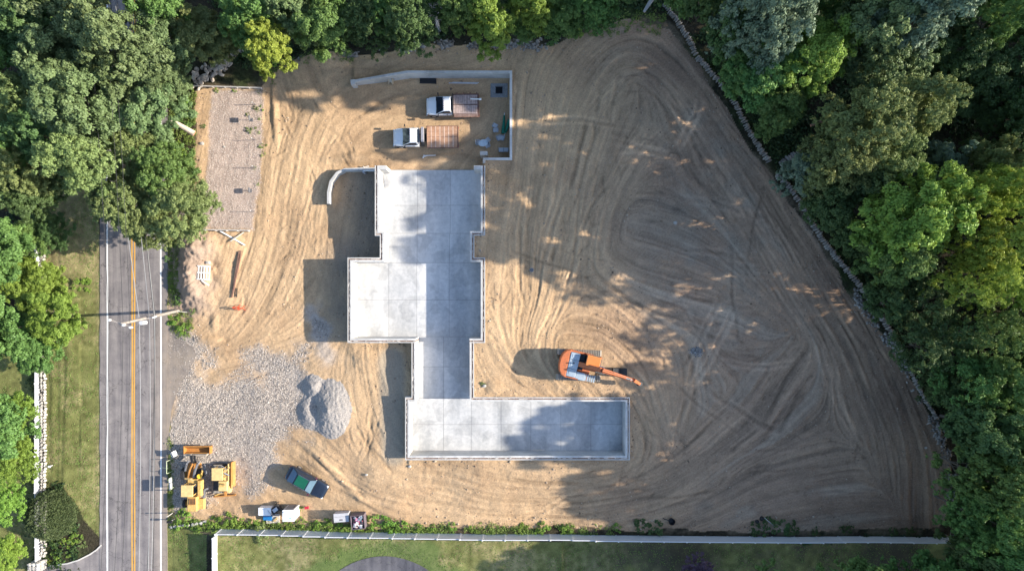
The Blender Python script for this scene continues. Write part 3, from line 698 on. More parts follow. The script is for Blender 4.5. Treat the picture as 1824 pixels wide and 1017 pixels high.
# retaining walls
def rwall(name, label, path, th, z0, z1, parts=None):
    t = thing(name, label, 'retaining wall', (0, 0, 0)); strip(path, 0, th, z0, z1, 'concrete_wall', wall_m, t)
    return t
t = thing('retaining_wall', 'long white concrete retaining wall bent round the truck yard behind both flatbed trucks', 'retaining wall', (0,0,0))
path = [P(861.5,297), P(861.5,287), P(908,287), P(908,140.4), P(730,140.4), P(634.5,154)]
strip(path, 0, .27, -.3, [2.3, 2.0, 2.0, 2.0, 2.0, 1.45], 'concrete_wall', wall_m, t, .015)
x_, y_ = P(857.5, 284); MB().bx(x_-.05, x_+.75, y_+.1, y_+.5, -.2, 2.02).obj('wall_return', wall_m, t)
MB().box(*P(634,153.5), .6, .5, .55, 1.7, rz=.15).obj('wall_end', wall_m, t)
# pieces of dark pipe flashing on its coping joint
t2 = thing('retaining_wall', 'low curved white concrete wall ending at the left side of the garage mouth', 'retaining wall', (0,0,0))
cur = [(591.5,365),(591.5,345),(595.5,327),(606,313),(618,307.5),(646,306.5),(675,306.5)]
strip([P(a, b) for a, b in cur][::-1], 0, .3, -.3, 1.0, 'concrete_wall', wall_m, t2, .01)
x_, y_ = P(651, 309); MB().bx(x_-.12, x_+.12, y_-.1, y_+.25, -.1, 1.1).obj('drain_hub', mat('grey_plastic', (.4,.4,.42)), t2)
mbp = MB().cyl((x_, y_+.1, 1.08), (x_+1.3, y_+.12, 1.08), .06, 8); mbp.obj('drain_pipe', mat('white_plastic', (.8,.8,.78), .4, .04), t2)

# silt boards either end of the gravel pad
plank_m = mat('weathered_board', (.42,.39,.36), .85, .25, 5)
def silt(label, a, b, n):
    t = thing('silt_board', label, 'timber edging', (*P(*a), PG(*a)[2]))
    A_ = Vector(PG(*a)); B_ = Vector(PG(*b)); O = Vector(t.location)
    for i in range(n):
        p = A_+(B_-A_)*(i/n); q_ = A_+(B_-A_)*((i+.97)/n)
        MB().beam(p-O+Vector((0,0,.14)), q_-O+Vector((0,0,.14)), .12, .34).obj('board', plank_m, t)
        MB().bx(q_.x-O.x-.04, q_.x-O.x+.04, q_.y-O.y-.14, q_.y-O.y-.062, -.2, .42).obj('stake', plank_m, t)
silt('weathered boards on edge along the bottom of the gravel pad', (348,409), (446,411), 5)
silt('grey boards on edge along the top of the gravel pad beside the rock pile', (338,154), (468,158), 6)

# ------------------------------------------------------------------ fences
vinyl = mat('white_vinyl', (.64,.64,.66), .35, .03, 1.0, spec=.5)
vinyl_d = mat('grey_white_vinyl', (.62,.63,.66), .4, .04, 1.0)
def vfence(label, a, b, n, h, m, zoff=0, cat='fence', slats=0):
    A_ = Vector((*P(*a), 0)); B_ = Vector((*P(*b), 0)); t = thing('vinyl_fence', label, cat, (A_.x, A_.y, 0))
    d = (B_-A_)/n; ang_ = math.atan2(d.y, d.x); L_ = d.length
    pm = MB().bx(.07, L_-.07, -.022, .022, .05, h-.07).mesh('panel', m)
    rm_ = MB().bx(.065, L_-.065, -.045, .045, h-.14, h-.02).mesh('top_rail', m)
    po = MB().bx(-.065, .065, -.065, .065, 0, h+.04).hexa([(-.08,-.08,h+.04),(.08,-.08,h+.04),(.08,.08,h+.04),(-.08,.08,h+.04),(-.02,-.02,h+.1),(.02,-.02,h+.1),(.02,.02,h+.1),(-.02,.02,h+.1)]).mesh('post', m)
    sl = MB()
    k = int(L_/.3)
    for i in range(1, k): sl.bx(i*L_/k-.006, i*L_/k+.006, -.03, .03, .08, h-.15)
    sm_ = sl.mesh('board_grooves', m)
    for i in range(n+1):
        p = A_+d*i; z = gz(p.x, p.y)-.05
        z2 = gz(*(p+d)[:2])-.05 if i < n else z
        lst = [('post', po)]+([('panel', pm), ('top_rail', rm_)] if i < n else [])
        for nm, me_ in lst:
            o = bpy.data.objects.new(nm, me_); COL.objects.link(o); o.parent = t
            o.location = (p.x-A_.x, p.y-A_.y, z if nm == 'post' else (z+z2)/2); o.rotation_euler = (0, 0, ang_)
        if i < n:
            o = bpy.data.objects.new('board_grooves', sm_); COL.objects.link(o); o.parent = t; o.location = (p.x-A_.x, p.y-A_.y, (z+z2)/2); o.rotation_euler = (0, 0, ang_)
    return t
vfence('long white vinyl panel fence between the building ground and the bottom lawn', (398,939), (1672,946), 33, 1.8, vinyl)
vfence('short white fence running down the left edge of the bottom lawn', (390,949), (391,1150), 6, 1.3, vinyl)
vfence('low white fence along the stone wall left of the road', (73,1000), (72.5,330), 21, .95, vinyl)

# ------------------------------------------------------------------ stone walls
def rock_mesh(name, seed, m, sx=1, sy=1, sz=1, jit=.22):
    bm = bmesh.new(); bmesh.ops.create_icosphere(bm, subdivisions=1, radius=.5); rr = random.Random(seed)
    for v in bm.verts:
        v.co *= 1+rr.uniform(-jit, jit); v.co.x *= sx; v.co.y *= sy; v.co.z *= sz
        for ax in range(3): v.co[ax] = max(-.42*(sx,sy,sz)[ax], min(.42*(sx,sy,sz)[ax], v.co[ax]))
    me_ = bpy.data.meshes.new(name); bm.to_mesh(me_); bm.free(); me_.materials.append(m); return me_
stone_m = mat('field_stone', (.25,.225,.20), .9, .3, 2.5, bump=.5, bscale=8, rnd=.3)
stone_t = mat('tan_stone', (.40,.34,.28), .9, .25, 2.5, bump=.5, bscale=8, rnd=.3)
stone_p = mat('pale_stone', (.44,.41,.37), .9, .2, 2.5, bump=.5, bscale=8, rnd=.2)
def stone_wall(label, pts, n, width, L0, m, lift=.35, cat='stone wall', rows=1, thick=.34):
    path = curve(pts, 200); ww = np.array([PG(a, b) for a, b in path]); seg = np.linalg.norm(np.diff(ww[:, :2], axis=0), axis=1); L_ = np.concatenate([[0], np.cumsum(seg)])
    t = thing('stone_wall', label, cat, tuple(ww[0])); rr = random.Random(n)
    mes = [rock_mesh('stone', 100+i, m, 1.25, 1, .9) for i in range(6)]
    core_ = [rock_mesh('stone', 130+i, m, 1.1, 1.1, .9) for i in range(3)]
    for i in range(n):
        for row in range(rows):
            s = L_[-1]*(i+.5+rr.uniform(-.12, .12))/n
            x = np.interp(s, L_, ww[:, 0]); y = np.interp(s, L_, ww[:, 1]); j = min(np.searchsorted(L_, s), len(seg)-1)
            tx, ty = (ww[min(j+1, len(ww)-1), :2]-ww[max(j-1, 0), :2]); a = math.atan2(ty, tx)
            off = (row-(rows-1)/2)*width/rows+rr.uniform(-.07, .07); step = L_[-1]/n
            nx_, ny_ = -math.sin(a), math.cos(a)
            o = bpy.data.objects.new('stone', rr.choice(mes)); COL.objects.link(o); o.parent = t
            px__, py__ = x+nx_*off, y+ny_*off
            o.location = (px__-ww[0, 0], py__-ww[0, 1], gz(px__, py__)-ww[0, 2]+lift*rr.uniform(.75, 1.15))
            o.scale = (width/rows*1.05*rr.uniform(.8, 1.1), step*1.15*rr.uniform(.8, 1.15), lift*2.3)
            o.rotation_euler = (rr.gauss(0, .12), rr.gauss(0, .12), a+math.pi/2+rr.gauss(0, .18))
    return t
stone_wall('grey dry stone wall descending from the top edge past the wood to the rim of the lot', [(1181,8),(1200,34),(1222,66),(1238,100)], 26, .62, .3, stone_m)
stone_wall('grey dry stone wall along the upper right rim of the cleared lot', [(1240,102),(1268,135),(1300,172),(1322,215),(1345,255),(1368,290)], 54, .62, .3, stone_m)
stone_wall('grey dry stone wall along the middle right rim of the cleared lot', [(1380,312),(1405,335),(1432,378),(1466,432),(1505,480),(1545,530),(1580,585),(1603,625)], 84, .62, .3, stone_m)
stone_wall('ragged end of the grey stone wall low on the right rim', [(1606,630),(1622,665),(1642,705),(1668,745)], 24, .5, .3, stone_m, .25)
stone_wall('short grey wall spur running into the trees off the right rim', [(1388,296),(1405,282),(1425,272)], 9, .8, .3, stone_m)
stone_wall('pale dry stone wall beside the low white fence left of the road', [(79,300),(79,450),(79.5,600),(79.5,800),(79.5,990)], 130, .62, .3, stone_p, .25, rows=2)
stone_wall('tan stone wall running up into the trees from the rock pile', [(402,112),(420,98),(444,84)], 12, .7, .3, stone_t)
# the rock pile
t = thing('rock_pile', 'heap of tan boulders at the top left corner of the gravel pad', 'rock pile', PG(378,135)); rr = random.Random(5)
mes = [rock_mesh('boulder', 60+i, stone_t, 1.2, .9, .8) for i in range(5)]
for i in range(95):
    u = rr.random(); px0 = 350+u*58+rr.gauss(0, 7); py0 = 146-u*36+rr.gauss(0, 8)
    p = PG(px0, py0); o = bpy.data.objects.new('boulder', rr.choice(mes)); COL.objects.link(o); o.parent = t; s = rr.uniform(.35, .8)
    o.location = (p[0]-t.location.x, p[1]-t.location.y, p[2]-t.location.z+rr.uniform(.05, .55)); o.scale = (s, s*rr.uniform(.6, 1), s*.7); o.rotation_euler = (rr.uniform(-.4,.4), rr.uniform(-.4,.4), rr.uniform(0, 6))
# gate pier
t = thing('stone_pier', 'pale stone gate pier at the bottom end of the low white fence', 'pier', PG(74,1003)); rr = random.Random(8)
mes = [rock_mesh('stone', 80+i, stone_p, 1.1, 1, .8) for i in range(4)]
for k in range(5):
    for i in range(3):
        for j in range(3):
            if k < 4 and i == 1 and j == 1: continue
            o = bpy.data.objects.new('stone', rr.choice(mes)); COL.objects.link(o); o.parent = t; o.location = ((i-1)*.4+rr.uniform(-.05,.05), (j-1)*.36, .15+k*.28); o.scale = (.5, .46, .42); o.rotation_euler = (0, 0, rr.uniform(-.3,.3))
# loose edging blocks at the fence corner
stone_wall('scattered pale edging stones under the weeds by the fence corner', [(302,938),(330,935),(372,928)], 9, .35, .3, stone_p, .12, 'edging stones')

# ------------------------------------------------------------------ gravel, pebbles, clods (stuff)
def scatter(name, label, pts, sizes, m, seed, flat=.6, zoff=0.0, kind='stuff'):
    rr = np.random.default_rng(seed); n = len(pts)
    base = np.array([(1,0,0),(-1,0,0),(0,1,0),(0,-1,0),(0,0,1),(0,0,-1)], float)
    f = np.array([(0,2,4),(2,1,4),(1,3,4),(3,0,4),(2,0,5),(1,2,5),(3,1,5),(0,3,5)])
    V = np.repeat(base[None], n, 0)*(1+rr.uniform(-.3, .3, (n, 6, 1)))
    a = rr.uniform(0, 6.28, n); c, s = np.cos(a), np.sin(a); sx = sizes[:, None]*rr.uniform(.8, 1.4, (n, 1)); sy = sizes[:, None]*rr.uniform(.55, 1, (n, 1)); sz = sizes[:, None]*flat
    tx = rr.uniform(-.5, .5, (n, 1)); x = V[:, :, 0]*sx; y = V[:, :, 1]*sy; z = V[:, :, 2]*sz+x*tx
    Xr = x*c[:, None]-y*s[:, None]+pts[:, 0:1]; Yr = x*s[:, None]+y*c[:, None]+pts[:, 1:2]; Zr = z+pts[:, 2:3]+zoff
    v = np.stack([Xr, Yr, Zr], -1).reshape(-1, 3).astype(np.float32); q = (f[None]+(np.arange(n)*6)[:, None, None]).reshape(-1, 3).astype(np.int32)
    me_ = bpy.data.meshes.new(name); me_.vertices.add(len(v)); me_.vertices.foreach_set('co', v.ravel()); me_.loops.add(q.size); me_.loops.foreach_set('vertex_index', q.ravel())
    me_.polygons.add(len(q)); me_.polygons.foreach_set('loop_start', np.arange(0, q.size, 3, dtype=np.int32)); me_.update(calc_edges=True)
    ti = np.repeat(rr.uniform(0, 1, n), 6).astype(np.float32); at = me_.attributes.new('tint', 'FLOAT', 'POINT'); at.data.foreach_set('value', ti)
    me_.materials.append(m); o = bpy.data.objects.new(name, me_); COL.objects.link(o); return tag(o, label, None, None, kind)
def tint_mat(name, a, b, rough=.9):
    m = bpy.data.materials.new(name); m.use_nodes = True; N = m.node_tree.nodes; L = m.node_tree.links; bs = N['Principled BSDF']; bs.inputs['Roughness'].default_value = rough
    bs.inputs['Specular IOR Level'].default_value = .2
    at = N.new('ShaderNodeAttribute'); at.attribute_name = 'tint'; cr = N.new('ShaderNodeValToRGB'); cr.color_ramp.elements[0].color = (*a, 1); cr.color_ramp.elements[1].color = (*b, 1)
    L.new(at.outputs['Fac'], cr.inputs[0]); L.new(cr.outputs[0], bs.inputs['Base Color']); return m
Hn = Hh
def sample(M, n, seed, extra=None):
    rr = np.random.default_rng(seed); pr = M[NG:-NG, NG:-NG].astype(float).ravel(); pr = pr/pr.sum(); i = rr.choice(pr.size, n, p=pr)
    iy, ix = np.divmod(i, CX.shape[1]); x = cx_[ix]+rr.uniform(0, STEP, n); y = cy_[iy]+rr.uniform(0, STEP, n); z = Hh[iy+NG, ix+NG]
    return np.stack([x, y, z], 1)
rn = np.random.default_rng(9)
p = sample(gy**1.5*inLot*(.3+sm(-.3, .4, n1+n2)), 32000, 1)
scatter('crushed_stone', 'coarse grey crushed stone spread over the yard by the road', p, rn.uniform(.03, .10, len(p)), tint_mat('crushed_stone_mix', (.18,.155,.135), (.58,.51,.445)), 1)
p = sample(gs*inLot, 9000, 2)
scatter('pad_stone', 'fine pale stone over the gravel pad', p, rn.uniform(.035, .07, len(p)), tint_mat('pad_stone_mix', (.28,.22,.19), (.62,.53,.46)), 2)
p = sample(inLot*(1-gy)*(1-gs)*(~inF2)*(.15+sm(0, .7, n2)*2+sm(2.2, .4, dLot)*2+sm(2.0, .3, dF)*2.5)*np.where(courty, .4, 1), 9000, 3)
scatter('dirt_clod', 'small clods and pebbles strewn over the graded dirt', p, rn.gamma(2.0, .018, len(p))+.02, tint_mat('clod_mix', (.16,.11,.075), (.50,.40,.30)), 3)
p = sample(sm(.8, 0, dLot)*(((pyY < 110) & (pxX < 1000)) | ((pxX > 1500) & (pyY < 880)))*sm(-.1, .5, n2+.2), 900, 4)
scatter('loose_rock', 'loose grey rocks along the wooded rim of the lot', p, rn.uniform(.08, .3, len(p)), tint_mat('loose_rock_mix', (.15,.13,.11), (.40,.36,.32)), 4)
p = sample(sm(.5, .1, np.hypot(X-PG(1240,628)[0], (Y-PG(1240,628)[1])*1.4)-.4+n2*.4), 500, 5)
scatter('rubble_patch', 'small patch of grey rubble in the middle of the shaded dirt', p, rn.uniform(.05, .12, len(p)), tint_mat('rubble_mix', (.10,.10,.10), (.42,.41,.40)), 5)

# gravel pile
def heap(name, label, cat, px, py, prof, m, seed, n=(110, 110), rx=3.6, ry=3.9):
    x, y, z = PG(px, py); vs = []; fs = []; nx_, ny_ = n
    us = np.linspace(-1, 1, nx_); vs_ = np.linspace(-1, 1, ny_); U, V = np.meshgrid(us, vs_)
    Z = prof(U, V)+fbm(U*rx, V*ry, .8, seed, 4)*.07*np.clip(1.2-np.hypot(U, V), 0, 1)+fbm(U*rx, V*ry, .22, seed+3, 2)*.05
    g = np.array([[gz(x+U[j, i]*rx, y+V[j, i]*ry) for i in range(nx_)] for j in range(ny_)])
    Zf = np.maximum(Z, -.15)+g-z
    v = np.stack([U*rx, V*ry, Zf], -1).reshape(-1, 3); id_ = np.arange(nx_*ny_).reshape(ny_, nx_); f = np.stack([id_[:-1,:-1], id_[:-1,1:], id_[1:,1:], id_[1:,:-1]], -1).reshape(-1, 4)
    keep = (Z > -.12).ravel()[f].any(1)
    o = MB().add(v.tolist(), f[keep].tolist()).obj(name, m, None, 0, True, (x, y, z)); return tag(o, label, cat)
def prof(U, V):
    d1 = np.hypot((U-.25)/.72, (V+.02)/.85)*(1+.12*fbm(U*3, V*3, 1.3, 5, 3)); a = .95*np.clip(1-d1, 0, 1)**.9
    d2 = np.hypot((U+.35)/.5, (V+.1)/.55); b = .8*np.clip(1-d2, 0, 1); c = .6*np.clip(1-np.hypot((U+.3)/.4, (V-.6)/.4), 0, 1)
    pit = .6*np.exp(-(((U+.28)/.18)**2+((V+.02)/.22)**2))
    return np.maximum(np.maximum(a, b), c)-pit-.06
gp_m = mat('pile_gravel', (.20,.18,.165), .95, .3, 9, bump=1, bscale=9, c2=(.42,.38,.345))
heap('gravel_pile', 'cone of grey gravel heaped left of the narrow part of the foundation', 'gravel pile', 574, 727, prof, gp_m, 3)

# ------------------------------------------------------------------ utility pole and wires
wood_p = mat('grey_pole_wood', (.30,.26,.23), .85, .25, 2, bump=.4, bscale=20)
steel = mat('galvanised', (.5,.5,.52), .4, .1, metal=.6); porc = mat('white_porcelain', (.82,.82,.8), .3, .03); darkm = mat('dark_rubber', (.03,.03,.033), .6, .2)
bx_, by_, bz_ = PG(318, 553); tx_, ty_ = P(215, 577, 11.2)
t = thing('utility_pole', 'tall leaning wooden utility pole with crossarm over the road', 'utility pole', (bx_, by_, bz_))
top = Vector((tx_-bx_, ty_-by_, 11.2-bz_)); MB().cyl((0, 0, -.3), top, .17, 14, .115).obj('pole', wood_p, t, smooth=False)
def on(f): return top*f
arm = MB(); c = on(.985); ad_ = Vector((math.cos(-.33), math.sin(-.33), 0)); arm.beam(c-ad_*1.15, c+ad_*1.15, .12, .12); arm.obj('crossarm', wood_p, t)
for k in (-1.1, .35, 1.05):
    p = c+ad_*k; MB().cyl(p, p+Vector((0, 0, .35)), .09, 10, .13).obj('insulator', porc, t)
arm = MB(); c2_ = on(.60); a2 = Vector((1, .1, 0)).normalized(); arm.beam(c2_-a2*.7, c2_+a2*.9, .08, .08); arm.obj('bracket', steel, t)
for f_, s_ in ((.62, .9), (.57, .7), (.53, .55)):
    p = on(f_); MB().cyl(p+a2*s_-Vector((0,0,.12)), p+a2*s_+Vector((0,0,.15)), .08, 8).obj('insulator', porc, t)
    MB().beam(p, p+a2*s_, .05, .05).obj('bracket', steel, t)
p = on(.63); MB().cyl(p+Vector((-.1,-.42,-.5)), p+Vector((-.1,-.42,.4)), .22, 14).obj('transformer', mat('grey_can', (.5,.5,.52), .4), t)
g = Vector((*P(345, 553), 0)); MB().beam(on(.05)+Vector((.05, 0, 0)), (P(336,556)[0]-bx_, P(336,556)[1]-by_, .3), .05, .05).obj('guy_guard', mat('guy_guard', (.6,.58,.5)), t)
wire_m = mat('aluminium_wire', (.30,.30,.30), .5, .1, metal=0); wire_d = mat('black_cable', (.05,.05,.05), .6)
def wire(label, a, b, c_, m, r_):
    pts = []
    for A_, B_ in ((a, b), (b, c_)):
        A_ = Vector(A_); B_ = Vector(B_); sag = (B_-A_).length*.012
        for i in range(25):
            f_ = i/24; p = A_.lerp(B_, f_); p.z -= sag*4*f_*(1-f_); pts.append(p)
    o = MB().tube(pts, r_, 4).obj('power_line', m); tag(o, label, 'power line', 'wires along the road')
Bp = Vector((bx_, by_, bz_))
def wp(f_, s_): return Bp+on(f_)+a2*s_
spec_ = [(.62, .9, (200,-60), (271,1100), 7.2, 'thick outermost wire on the site side of the pole'), (.60, .35, (190,-60), (262,1100), 7.2, 'pale wire second from the site side at the pole'),
         (.57, .7, (196,-60), (267,1100), 6.8, 'pale wire second highest bracket on the pole'), (.53, .55, (186,-60), (258,1100), 6.4, 'dark cable clamped lowest on the pole'), (.64, -.45, (150,-60), (246,1100), 7.4, 'pale wire left of the pole above the yellow lines')]
for f_, s_, n_, s2_, z_, lab in spec_:
    wire(lab, (*P(*n_, z_), z_+bz_), wp(f_, s_), (*P(*s2_, z_), z_+bz_), wire_m if 'pale' in lab else wire_d, .03)
for k, (x1_, x2_) in ((-1.1, (150, 175)), (.35, (180, 199)), (1.05, (192, 212))):
    p = Bp+c+ad_*k+Vector((0, 0, .35)); wire('thin high wire on the %s crossarm insulator' % {-1.1:'outer left',.35:'middle',1.05:'right'}[k], (*P(x1_, -60, 11), 11), p, (*P(x2_, 1100, 11), 11), wire_d, .02)
# ------------------------------------------------------------------ vehicles and machines
white_p = mat('white_truck_paint', (.78,.79,.80), .25, .03, 1, coat=.6); glass = mat('dark_tinted_glass', (.012,.022,.04), .06, .1, 1, spec=.8); rub = mat('tyre_rubber', (.025,.025,.027), .8, .2, 8)
rim_m = mat('rim_steel', (.45,.45,.46), .35, .1, metal=.7); blk = mat('black_plastic', (.02,.02,.022), .5, .2); chrome = mat('bright_metal', (.6,.6,.6), .2, .05, metal=.9); lampm = mat('lamp_glass', (.7,.72,.75), .1, .05)
rust = mat('rusty_deck_steel', (.16,.085,.06), .8, .35, 3, c2=(.30,.17,.12), bump=.3); navy = mat('navy_car_paint', (.012,.018,.032), .18, .1, 1, coat=.8)
def wheels(t, spots, r_, w_):
    for x, y in spots:
        o = MB().cyl((x, y-w_/2, r_), (x, y+w_/2, r_), r_, 22).obj('wheel', rub, t, .03)
        s = 1 if y > 0 else -1; MB().cyl((x, y+s*(w_/2-.02), r_), (x, y+s*(w_/2+.012), r_), r_*.6, 16).obj('rim', rim_m, o)
def ring(x, w, zl, zt, r_=.14, cr=.03):
    w2 = w-r_*.35
    pts = [(-w2*.96, zl), (-w, zl+r_), (-w, (zl+zt)/2), (-w, zt-r_), (-w+r_*.3, zt-r_*.3), (-w+r_, zt), (-w*.4, zt+cr), (w*.4, zt+cr), (w-r_, zt), (w-r_*.3, zt-r_*.3), (w, zt-r_), (w, (zl+zt)/2), (w, zl+r_), (w2*.96, zl)]
    return [(x, y, z) for y, z in pts]
def cabin(t, body_m, glass_m, xa, xb, xc, xd, wb, wt, z0, z1, roof_m=None, rear=True, roofthick=.07):
    # xa windshield foot, xb roof front, xc roof rear, xd rear foot
    b = [Vector(p) for p in ((xd,-wb,z0), (xa,-wb,z0), (xa,wb,z0), (xd,wb,z0), (xc,-wt,z1), (xb,-wt,z1), (xb,wt,z1), (xc,wt,z1))]
    MB().hexa(b).obj('cab', body_m, t, .04)
    MB().panel([b[1], b[2], b[6], b[5]], .025, .012).obj('windshield', glass_m, t)
    MB().panel([b[0], b[1], b[5], b[4]], .09, .012).obj('side_window', glass_m, t); MB().panel([b[2], b[3], b[7], b[6]], .09, .012).obj('side_window', glass_m, t)
    if rear: MB().panel([b[3], b[0], b[4], b[7]], .08, .012).obj('rear_window', glass_m, t)
    MB().bx(xc+.05, xb-.04, -wt+.03, wt-.03, z1-.02, z1+roofthick).obj('roof', roof_m or body_m, t, .05)
def truck(name, label, px, py, rz, bedlen, bedw, bed_m, planks, box):
    x, y = P(px, py, .9); t = thing(name, label, 'truck', (x, y, gz(x, y)), rz)
    rings = [ring(3.55, .55, .5, .9, .12), ring(3.5, .72, .45, 1.04, .14), ring(3.38, .86, .42, 1.12, .16, .04), ring(3.15, .96, .4, 1.19, .2, .05), ring(2.7, 1.0, .4, 1.24, .2, .06), ring(2.35, 1.0, .4, 1.27, .16, .04), ring(1.6, 1.0, .42, 1.27, .1, .02), ring(.66, 1.0, .42, 1.27, .1, .02)]
    MB().loft(rings).obj('body', white_p, t, 0, True)
    hb = MB()
    for s in (-1, 1): hb.tube([(3.3, s*.42, 1.245), (2.9, s*.47, 1.297), (2.45, s*.52, 1.305)], .02, 5)
    hb.obj('hood_crease', white_p, t)
    cabin(t, white_p, glass, 2.47, 1.62, .82, .70, .95, .78, 1.26, 1.93)
    for y_ in (-.5, -.25, 0, .25, .5): MB().box(1.54, y_, 2.01, .1, .05, .04).obj('marker_light', mat('amber_lens', (.35,.13,.03), .3), t)
    for s in (-1, 1):
        MB().beam((2.15, s*.95, 1.35), (2.2, s*1.22, 1.42), .05, .05).beam((2.2, s*1.2, 1.28), (2.2, s*1.2, 1.62), .22, .1).obj('mirror', blk, t)
        MB().box(3.42, s*.72, .95, .12, .3, .22).obj('headlight', lampm, t, .03)
        MB().bx(1.2, 1.25, s*1.0-.02, s*1.0+.02, .5, 1.25).bx(2.28, 2.3, s*1.0-.02, s*1.0+.02, .5, 1.25).obj('door_seam', blk, t)
        MB().bx(1.28, 1.42, s*1.01-.02, s*1.01+.02, 1.08, 1.12).obj('door_handle', blk, t)
        MB().cyl((2.78, s*.78, .42), (2.78, s*1.015, .42), .50, 20).obj('wheel_arch', blk, t)
    MB().bx(3.45, 3.6, -.95, .95, .45, .68).obj('front_bumper', chrome, t, .03); MB().bx(3.46, 3.55, -.55, .55, .7, .98).obj('grille', blk, t, .02)
    bf = -.12 if box else .56; xb = bf-bedlen
    MB().bx(xb+.1, .66, -.42, -.3, .5, .8).bx(xb+.1, .66, .3, .42, .5, .8).bx(xb+.3, .5, -.3, .3, .55, .6).obj('chassis', blk, t)
    wheels(t, [(2.78,.92), (2.78,-.92), (xb+1.15,.92), (xb+1.15,-.92), (xb+1.15,.66), (xb+1.15,-.66)], .4, .24)
    hw = bedw/2; z = .98
    MB().bx(xb, bf, -hw, hw, .84, z).obj('bed_frame', mat('dark_rust_frame', (.09,.055,.045), .8, .3, 4), t)
    n = planks; L_ = (bedlen-.1)/n
    for i in range(n): MB().bx(bf-.05-i*L_, bf-.05-(i+1)*L_+.012, -hw+.06, hw-.06, z, z+.03+random.uniform(0, .006)).obj('deck_board', bed_m, t)
    if box:
        for i in range(1, n): MB().bx(bf-.05-i*L_-.045, bf-.05-i*L_+.045, -hw+.07, hw-.07, z+.03, z+.044).obj('deck_seam', mat('pale_worn_seam', (.60,.44,.34), .7, .25, 4), t)
        MB().bx(xb+.05, bf-.1, -.03, .03, z+.03, z+.042).bx(xb+.05, bf-.1, -.62, -.59, z+.03, z+.042).bx(xb+.05, bf-.1, .59, .62, z+.03, z+.042).obj('deck_joint', rust, t)
    MB().bx(xb, bf+.02, hw-.05, hw+.01, z-.1, z+.08).bx(xb, bf+.02, -hw-.01, -hw+.05, z-.1, z+.08).obj('side_rail', rust, t)
    MB().bx(xb-.06, xb, -hw, hw, .7, z+.03).obj('rear_sill', rust, t)
    for s in (-1, 1): MB().box(xb-.07, s*(hw-.2), .8, .04, .16, .12).obj('tail_light', mat('red_lens', (.4,.02,.02), .3), t)
    if box:
        MB().bx(.42, .12, -.98, .62, 1.2, 1.62).obj('tool_box', mat('aluminium_box', (.42,.40,.42), .45, .1, metal=.4), t, .02)
        MB().bx(.46, .08, -.9, 1.0, .9, 1.18).obj('headache_rack', blk, t); MB().cyl((.25, .75, 1.18), (.25, .75, 1.4), .13, 12).obj('fuel_cap', darkm, t)
    else:
        MB().bx(bf, bf+.06, -hw+.1, hw-.1, z, 1.7).obj('headache_rack', blk, t)
        for k_ in range(4): MB().bx(bf-.35-k_*.72, bf-.5-k_*.72, -hw-.06, -hw+.0, z-.1, z+.32).bx(bf-.35-k_*.72, bf-.5-k_*.72, hw, hw+.06, z-.1, z+.32).obj('stake_pocket', rust, t)
    return t
deck = mat('orange_brown_deck', (.36,.185,.105), .75, .25, 2.2, c2=(.52,.31,.20), rnd=.12, bump=.2); deck2 = mat('dull_brown_deck', (.17,.105,.09), .8, .3, 3, c2=(.27,.19,.165), rnd=.12)
t1 = truck('flatbed_truck', 'white flatbed truck with empty orange-brown deck, lower and longer of the two', 758, 245, R(180.5), 3.45, 2.42, deck, 7, True)
t2_ = truck('flatbed_truck', 'white flatbed truck nearer the long retaining wall, deck stacked with slatted panels', 817, 189, R(181), 2.75, 2.56, deck2, 9, False)
slm = mat('pinkish_slat_wood', (.42,.32,.29), .8, .3, 4, rnd=.1)
tp = Vector(t2_.location)
for k, (yy_, wz) in enumerate(((-.78, .98), (.30, .92))):
    t = thing('timber_grating', ['slatted wooden panel on the upper truck deck, wall side','slatted wooden panel on the upper truck deck, side nearest the other truck'][k], 'panel', (tp.x-.55, tp.y+.62 if k == 0 else tp.y-.42, tp.z+1.06), R(1-k*1.5))
    for i in range(13): MB().bx(i*.20, i*.20+.17, -wz/2, wz/2, .03, .06).obj('slat', slm, t)
    MB().bx(0, 2.6, -wz/2+.05, -wz/2+.13, 0, .03).bx(0, 2.6, wz/2-.13, wz/2-.05, 0, .03).obj('batten', slm, t)
pipe_w = mat('white_pvc', (.80,.79,.76), .35, .04)
t = thing('plastic_pipe', 'white pipe with a flared cap sticking out behind the upper truck', 'pipe', (*P(838,176.5,1.3), 1.32), R(-2)); MB().cyl((0,0,0), (1.15,0,0), .07, 10).obj('pipe', pipe_w, t); MB().cyl((.95,0,0), (1.2,0,0), .12, 12).obj('pipe_cap', pipe_w, t)

# car
x, y = P(549, 855, .7); z = gz(x, y); t = thing('parked_car', 'black estate car with green roof panel parked on the gravel edge', 'car', (x, y, z+.02), R(-29))
rings = [ring(2.46,.62,.35,.62,.1), ring(2.36,.78,.28,.74,.14), ring(2.1,.87,.25,.84,.2,.03), ring(1.4,.91,.24,.93,.2,.05), ring(.95,.92,.24,.98,.14,.03), ring(-.5,.92,.26,.99,.1,.0), ring(-1.5,.91,.28,.98,.14,.0), ring(-2.1,.86,.3,.93,.2,.02), ring(-2.36,.74,.36,.84,.16), ring(-2.42,.62,.45,.7,.1)]
MB().loft(rings).obj('body', navy, t, 0, True)
cg = mat('painted_reflection_glass', (.10,.16,.20), .08, .1, 1, spec=.9); gr_roof = mat('green_roof_panel', (.01,.10,.055), .25, .15, 2, coat=.5)  # pale windshield colour stands in for reflected sky
xa, xb_, xc, xd, wb, wt, z0, z1 = 1.0, .35, -1.15, -1.95, .86, .64, .97, 1.42
b = [Vector(p) for p in ((xd,-wb,z0), (xa,-wb,z0), (xa,wb,z0), (xd,wb,z0), (xc,-wt,z1), (xb_,-wt,z1), (xb_,wt,z1), (xc,wt,z1))]
MB().hexa(b).obj('cabin', navy, t, .05)
